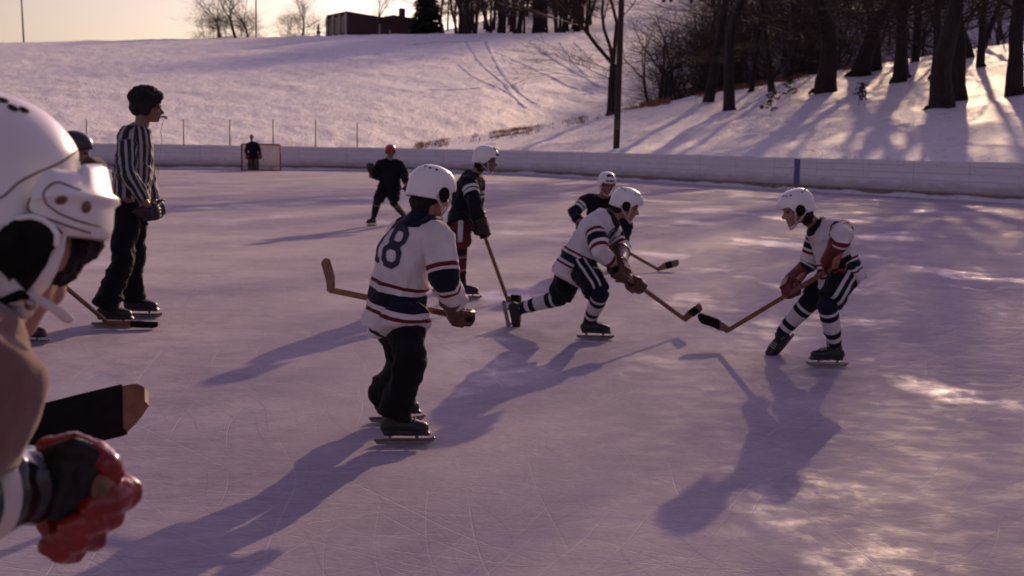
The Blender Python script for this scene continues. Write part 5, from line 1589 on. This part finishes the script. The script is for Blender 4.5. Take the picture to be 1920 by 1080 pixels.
# ------------------------------------------------------------------ the near player in the big white helmet
def fig_near():
    SLEEVE = M("near_player_sleeve_knit", (.185, .098, .076), .95, .10, 25, .6, 420, .002, spec=.15, sheen=.3)
    gripd = Vector((.35, .2, -.9)).normalized()
    J = dict(head=P(2, 452, 1.43), face=(4, -30), neck=P(-92, 600, 1.46),
             shR=P(-32, 664, 1.27), shL=P(-200, 650, 1.70), elR=P(-205, 950, 1.20), wrR=P(70, 905, 1.33),
             elL=Vector((-.86, 1.98, .95)), wrL=Vector((-.95, 2.16, 1.10)), gripR=(P(140, 905, 1.34), gripd), gripL=(Vector((-.98, 2.22, 1.13)), Vector((-.8, .5, .35)).normalized()),
             hipR=P(-500, 1230, 1.48), hipL=P(-480, 1230, 1.74), knR=Vector((-.74, 1.44, .44)), knL=Vector((-.74, 1.80, .44)),
             footR=(Vector((-.90, 1.44, 0)), az(80), DN), footL=(Vector((-.90, 1.80, 0)), az(85), DN))
    root, jer, bvj = person("player seen close up in big white helmet and red glove with black palm", J,
        dict(s=.95, hs=.88, jersey=SLEEVE, pmat=NAVY_SHORTS, sock=SOCK_DARK, glove=GLOVE_RED, bare='R', hair='fringe', no_eyes=True, sleeve=.85, seed=21, drape=0, collar=True, vox=.006, bulk=.80, arm_r=1.32, pbulk=.9, hem=.05))
    # ---- helmet shell
    O = P(-5, 490, 1.42)
    f = az(70); rg = az(160); up = Vector((0, 0, 1))
    HM = Matrix((f, -rg, up)).transposed().to_4x4(); HM.translation = O      # x forward, y to the far side, z up
    def sup(u, p): return max(0.0, 1 - abs(u) ** p) ** (1 / p)
    B = Blob(); n, mr = 120, 46; p_ = 2.75; rows = []
    for layer in (1.0, .955):
        for i in range(mr + 1):
            rgs = []
            for j in range(n):
                th = 2 * PI * j / n; ct, s_ = math.cos(th), math.sin(th)
                ad = abs(math.degrees(math.atan2(s_, ct)))
                rim = np.interp(ad, [0, 34, 50, 75, 110, 180], [.046, .046, .022, -.028, -.040, -.055])
                t = i / mr
                hh = .172 * math.cos(t * PI / 2) ** .9 if t < .72 else None
                h0 = .172 * math.cos(.72 * PI / 2) ** .9
                if hh is None: hh = h0 + (rim - h0) * (t - .72) / .28
                k = sup(max(hh, 0) / .172, p_)
                if hh < 0: k = 1 + hh * .5
                e = 2.25
                rad = (abs(ct) ** e + abs(s_) ** e) ** (-1 / e)
                x = -.05 + .148 * k * rad * ct; y = .112 * k * rad * s_
                # pressed waist where the front bumper is riveted on
                if ct > .2: x -= .010 * math.exp(-((hh - .088) / .016) ** 2) * ct
                rgs.append(HM @ Vector((x * (layer if x > 0 else layer), y * layer, hh * (layer if hh > 0 else 1))))
            rows.append(rgs)
    B.ring_tube(rows[:mr + 1] + rows[mr + 1:][::-1])
    me = B.raw("helmet"); shell = link("helmet", me, HELMET_WHITE, root)
    bvs = BVHTree.FromPolygons([v.co for v in me.vertices], [q.vertices[:] for q in me.polygons])
    # ---- brow bumper
    Bb = Blob(); prof = [(-.030, -.004), (-.027, .006), (-.016, .010), (-.001, .011), (.005, .012), (.009, .017), (.014, .016), (.018, .010), (.030, .005), (.034, .000), (.030, -.005), (.0, -.002)]
    rings = []; N = 64
    for i in range(N + 1):
        th = R(-64 + 152 * i / N)           # 0 = front, negative = near side
        ct, s_ = math.cos(th), math.sin(th)
        ce = Vector((-.030 + .132 * (abs(ct) ** 2.3 + abs(s_) ** 2.3) ** (-1 / 2.3) * ct, .117 * (abs(ct) ** 2.3 + abs(s_) ** 2.3) ** (-1 / 2.3) * s_, 0))
        nv = Vector((ct / .132, s_ / .117, 0)).normalized()
        zc = .048 + .020 * min(1, abs(th) / R(80))
        fade = math.sin(min(1, ((th + R(64)) / R(9) if th < 0 else (R(88) - th) / R(12)) + .02) * PI / 2)
        r_ = []
        for (v, o) in prof:
            vv = v * (.55 + .45 * fade)
            if v > .02 and abs(th) < R(60) and th > R(-38): vv += .014 * math.cos(th * 1.5)
            vv *= .35 + .65 * fade
            r_.append(HM @ (ce + nv * (o * (.35 + .65 * fade) - .003 * (1 - fade)) + Vector((0, 0, zc + vv))))
        rings.append(r_)
    Bb.ring_tube(rings)
    mb = Bb.raw("brow_bumper"); bump_ = link("brow_bumper", mb, HELMET_WHITE, shell)
    bvb = BVHTree.FromPolygons([v.co for v in mb.vertices], [q.vertices[:] for q in mb.polygons])
    def cast(px, py, bvhs, off=.001):
        d = ray(px, py); best = None
        for bv in bvhs:
            h, nr, _, ds = bv.ray_cast(CAM, d)
            if h is not None and (best is None or ds < best[2]): best = (h, nr, ds)
        if best is None: return None
        nr = best[1] if best[1].dot(d) < 0 else -best[1]
        return best[0] + nr * off, nr
    def line(name, pts, bvhs, r_, mat, off=.0003, closed=False, sub=6):
        P3 = []
        pp = pts + ([pts[0]] if closed else [])
        for i in range(len(pp) - 1):
            for t in np.linspace(0, 1, sub, endpoint=False):
                # catmull-rom in the traced outline
                a = pp[max(i - 1, 0)] if not closed or i else pp[-2]; b_ = pp[i]; c = pp[i + 1]; d = pp[min(i + 2, len(pp) - 1)] if not closed or i + 2 < len(pp) else pp[1]
                q = [.5 * (2 * b_[k] + (c[k] - a[k]) * t + (2 * a[k] - 5 * b_[k] + 4 * c[k] - d[k]) * t * t + (3 * b_[k] - a[k] - 3 * c[k] + d[k]) * t ** 3) for k in (0, 1)]
                h = cast(q[0], q[1], bvhs, off)
                if h: P3.append(h[0])
        if len(P3) < 2: return None
        T = Blob(); T.tube(P3, [r_] * len(P3), n=6); return link(name, T.raw(name), mat, shell)
    SEAM = M("seam_grime", (.16, .085, .05), .8, .4, 80)
    line("shell_seam", [(-40, 385), (3, 370), (36, 342), (72, 323), (111, 306), (139, 287), (157, 271)], [bvs], .0011, SEAM)
    line("bumper_groove", [(150, 357), (139, 353), (111, 342), (93, 348), (82, 364), (89, 384), (117, 403), (155, 417), (192, 425)], [bvb], .0010, SEAM)
    line("bumper_groove", [(57, 372), (53, 388), (62, 402), (95, 412), (140, 428), (172, 438)], [bvb, bvs], .0011, SEAM)
    for (px, py) in ((114, 374), (161, 388), (111, 455)):
        h = cast(px, py, [bvb, bvs])
        if not h: continue
        Rv = Blob(); Rv.ball((0, 0, 0), (.0062, .0062, .003), n=14, m=8); q = h[1].to_track_quat('Z', 'Y').to_matrix().to_4x4(); q.translation = h[0]
        link("rivet", Rv.xform(q).raw("rivet"), M("old_brass_rivet", (.20, .12, .07), .35, .3, 40, .1, 60, .001, metal=.8), bump_)
    Vh = Blob()
    for (px, py) in ((6, 189), (24, 203), (45, 207), (-25, 196)):
        h = cast(px, py, [bvs])
        if not h: continue
        q = h[1].to_track_quat('Z', 'Y').to_matrix().to_4x4(); q.translation = h[0]; i0 = len(Vh.v)
        Vh.ball((0, 0, 0), (.0055, .0055, .0009), n=14, m=6); Vh.xform(q, i0)
    if Vh.v: link("vent_holes", Vh.raw("vent_holes"), FOAM, shell)
    Lp = Blob(); Lp.tube([P(164, 306, 1.455), P(178, 312, 1.465), P(189, 316, 1.48)], [.0075, .0105, .007], n=12); link("brow_gap_shade", Lp.raw("brow_gap_shade"), M("gap_shade_brown", (.05, .028, .022), .8, .3, 40, .4, 120, .003), shell)  # dark brown blob stands in for the shaded hollow between dome and bumper
    # ---- black ear foam in its opening
    poly = [(-24, 470), (-16, 452), (0, 432), (17, 418), (36, 409), (58, 406), (80, 412), (97, 424), (107, 440), (106, 458), (92, 490), (67, 526), (50, 546), (36, 549), (17, 527), (0, 508), (-16, 490)]
    def inside(x, y):
        c = False
        for i in range(len(poly)):
            (x1, y1), (x2, y2) = poly[i], poly[(i + 1) % len(poly)]
            if (y1 > y) != (y2 > y) and x < (x2 - x1) * (y - y1) / (y2 - y1) + x1: c = not c
        return c
    Yp = (cast(40, 470, [bvs]) or (O + rg * .115, rg))[0].y
    Vp, Fp, ix = [], [], {}
    def vtx(x, y):
        if (x, y) not in ix:
            h = cast(x, y, [bvs], .0025)
            ed = min(seg_d(x, y, *poly[i], *poly[(i + 1) % len(poly)]) for i in range(len(poly)))
            q = P(x, y, min(Yp, h[0].y if h else Yp) - .004 - .010 * min(1, ed / 30))
            ix[(x, y)] = len(Vp); Vp.append(tuple(q))
        return ix[(x, y)]
    for x in range(-26, 112, 3):
        for y in range(400, 556, 3):
            if inside(x + 1.5, y + 1.5): Fp.append((vtx(x, y), vtx(x + 3, y), vtx(x + 3, y + 3), vtx(x, y + 3)))
    mp = bpy.data.meshes.new("ear_pad"); mp.from_pydata(Vp, [], Fp); mp.update(); mp.polygons.foreach_set("use_smooth", [True] * len(Fp))
    bm = bmesh.new(); bm.from_mesh(mp)
    ret = bmesh.ops.extrude_face_region(bm, geom=bm.faces[:]); vs2 = [g for g in ret['geom'] if isinstance(g, bmesh.types.BMVert)]
    bmesh.ops.translate(bm, verts=vs2, vec=(0, .03, 0)); bmesh.ops.recalc_face_normals(bm, faces=bm.faces); bm.to_mesh(mp); bm.free()
    link("ear_pad", mp, FOAM, shell)
    # rolled plastic edge of the ear opening
    T = Blob(); pts = [P(x, y, Yp - .004) for (x, y) in poly[2:10]]; T.tube(pts, [.0030] * len(pts), n=8); link("opening_edge", T.raw("opening_edge"), HELMET_WHITE, shell)
    # ---- straps
    def ribbon(name, spine_, half, thick, mat, parent, side):
        T = Blob(); T.tube(spine_, [(h_, thick) for h_ in half], side=side, n=12, cap=.3); return link(name, T.raw(name), mat, parent)
    WS = M("white_vinyl_strap", (.62, .55, .50), .5, .12, 30, .3, 120, .002)
    Ys = Yp - .010
    ribbon("chin_strap", [P(113, 440, Ys + .012), P(110, 468, Ys + .006), P(98, 502, Ys), P(80, 532, Ys), P(62, 553, Ys + .004)], [.0058, .0060, .0062, .0064, .0060], .0016, WS, shell, Vector((1, 0, .45)))
    ribbon("chin_strap", [P(-60, 478, Ys), P(-20, 512, Ys), P(8, 536, Ys), P(30, 556, Ys), P(52, 566, Ys + .004)], [.012, .012, .012, .010, .006], .0016, WS, shell, Vector((-.5, 0, 1)))
    ribbon("chin_cup", [P(20, 575, Ys + .012), P(45, 576, Ys + .004), P(62, 578, Ys + .010)], [.010, .012, .008], .004, WS, shell, Vector((0, 0, 1)))
    ribbon("strap_end", [P(50, 555, Ys - .004), P(70, 560, Ys - .006), P(90, 572, Ys - .010), P(110, 584, Ys - .010), P(124, 596, Ys - .008), P(135, 601, Ys - .006)], [.0046, .0050, .0046, .0050, .0054, .0036], .0013, WS, shell, Vector((.45, -.15, .9)))
    Sn = Blob().ball(P(57, 571, Ys - .006), (.006, .003, .006), n=14, m=8); link("snap", Sn.raw("snap"), STEEL, shell)
    Sb = Blob(); Sb.tube([P(-30, 560, Ys + .006), P(0, 568, Ys + .002), P(40, 552, Ys - .002), P(54, 556, Ys - .003)], [.005, .0055, .005, .004], n=8); link("strap_loop", Sb.raw("strap_loop"), FOAM, shell)
    Hb = Blob(); Hb.ball(P(132, 462, 1.44), (.030, .03, .018)); Hb.ball(P(112, 490, 1.43), (.022, .03, .022)); Hb.ball(P(152, 455, 1.45), (.022, .02, .014))
    mh = Hb.fuse("fringe", .004, 1); folds(mh, .005, 70); link("fringe", mh, HAIR, root)
    # ---- forearm pad with pale bindings
    e_, w_ = J['elR'], J['wrR']
    PAD = M("black_vinyl_pad", (.010, .008, .011), .20, .3, 12, .5, 14, .012, coat=.4)
    Bp = Blob()
    for k, (t0, t1, r0, r1) in enumerate(((.25, .55, .046, .042), (.55, .80, .041, .038), (.80, 1.02, .037, .034))):
        Bp.tube([lerp(e_, w_, t0), lerp(e_, w_, (t0 + t1) / 2), lerp(e_, w_, t1)], [r0, r0 * 1.06, r1], cap=.2, n=20)
    mpad = Bp.fuse("elbow_pad", .004, 2); folds(mpad, .004, 30)
    pad = link("elbow_pad", mpad, PAD, root)
    for t in (.60, .40):
        a = lerp(e_, w_, t); T = Blob(); ax_ = (w_ - e_).normalized(); T.tube([a - ax_ * .006, a + ax_ * .006], [.047, .0465], cap=.3, n=24); link("pad_binding", T.raw("pad_binding"), WS, pad)
    # ---- glove: red rolls, black palm turned to the lens, fingers curled
    RED = M("glossy_red_glove_leather", (.21, .010, .008), .27, .30, 26, .45, 40, .006, coat=.15)
    PALM = M("black_palm_leather", (.010, .006, .006), .50, .5, 30, .8, 34, .010, spec=.3)
    Gb = Blob()
    def fing(pts, rad): Gb.tube([P(*q) for q in pts], rad, n=14)
    Gb.ball(P(140, 900, 1.365), (.042, .022, .040)); 
    fing([(100, 905, 1.385), (170, 915, 1.392), (220, 915, 1.375), (233, 922, 1.345), (205, 937, 1.322), (172, 948, 1.318)], [.015, .0162, .0172, .0182, .0174, .0138])
    fing([(95, 935, 1.385), (150, 955, 1.392), (200, 962, 1.375), (208, 968, 1.345), (172, 980, 1.320), (130, 982, 1.318)], [.013, .0133, .0138, .0145, .0138, .0115])
    fing([(90, 960, 1.385), (130, 985, 1.390), (170, 998, 1.372), (176, 1006, 1.345), (142, 1010, 1.322), (108, 1004, 1.320)], [.0124, .0132, .0138, .0144, .0136, .0110])
    fing([(85, 980, 1.380), (110, 1010, 1.385), (138, 1028, 1.366), (138, 1034, 1.345), (110, 1034, 1.326), (88, 1022, 1.322)], [.0112, .0118, .0122, .0126, .0118, .010])
    fing([(80, 872, 1.345), (96, 845, 1.335), (140, 834, 1.330), (180, 848, 1.326), (208, 872, 1.320), (214, 888, 1.322)], [.017, .0145, .0132, .0130, .0122, .0105])
    gl = link("glove", Gb.fuse("glove", .0028, 1), RED, root)
    folds(gl.data, .0016, 48); folds(gl.data, .0007, 190)
    Pb = Blob(); Pb.ball(P(134, 890, 1.322), (.036, .018, .034)); Pb.ball(P(112, 928, 1.318), (.026, .015, .026)); Pb.ball(P(142, 858, 1.318), (.028, .012, .018)); Pb.tube([P(85, 905, 1.325), P(110, 880, 1.318), P(150, 870, 1.315)], [.014, .013, .010]); Pb.ball(P(172, 905, 1.322), (.018, .012, .022))
    mpl = Pb.fuse("palm", .003, 2); folds(mpl, .0045, 55); link("palm", mpl, PALM, gl)
    Cb = Blob(); Cb.tube([P(62, 912, 1.34), P(84, 908, 1.34)], [.0365, .034], cap=.3, n=22); link("cuff", Cb.fuse("cuff", .004, 1), M("tan_cuff_leather", (.30, .17, .08), .5, .35, 30, .4, 60, .004), gl)
    Wb = Blob(); Wb.ball(P(196, 890, 1.317), (.012, .006, .016)); Wb.ball(P(186, 915, 1.312), (.010, .005, .010)); mw = Wb.fuse("worn_patch", .002, 1); folds(mw, .003, 120); link("worn_patch", mw, M("worn_tan_leather", (.22, .12, .06), .6, .5, 80, .6, 120, .004), gl)
    # ---- stick lying behind the glove
    r_, ax, nrm = stick("stick blade wrapped in black tape with a tan tip, lying above the red glove", P(-900, 560, 2.5), P(-95, 890, 2.02), P(266, 783, 2.0), tape=(0.0, .89), bh=.070, shaft=(.0155, .011))
    Sn = Blob(); rr = random.Random(3)
    for i in range(46):
        t = rr.uniform(.42, .96); c = lerp(P(-95, 890, 2.02), P(266, 783, 2.0), t)
        bd = (P(266, 783, 2.0) - P(-95, 890, 2.02)).normalized(); u_ = bd.cross(nrm).normalized(); u_ = u_ if u_.dot(ax) > 0 else -u_
        s_ = rr.uniform(.0006, .0018); Sn.ball(c + u_ * (.071 + (.0 if t < .9 else -.004)) + nrm * (.018 * t * t + rr.uniform(-.007, .007)), (s_ * 1.6, s_, s_), n=6, m=4)
    tag(link("ice_crumbs", Sn.raw("ice_crumbs"), SNOW, r_), kind="stuff")
fig_near()
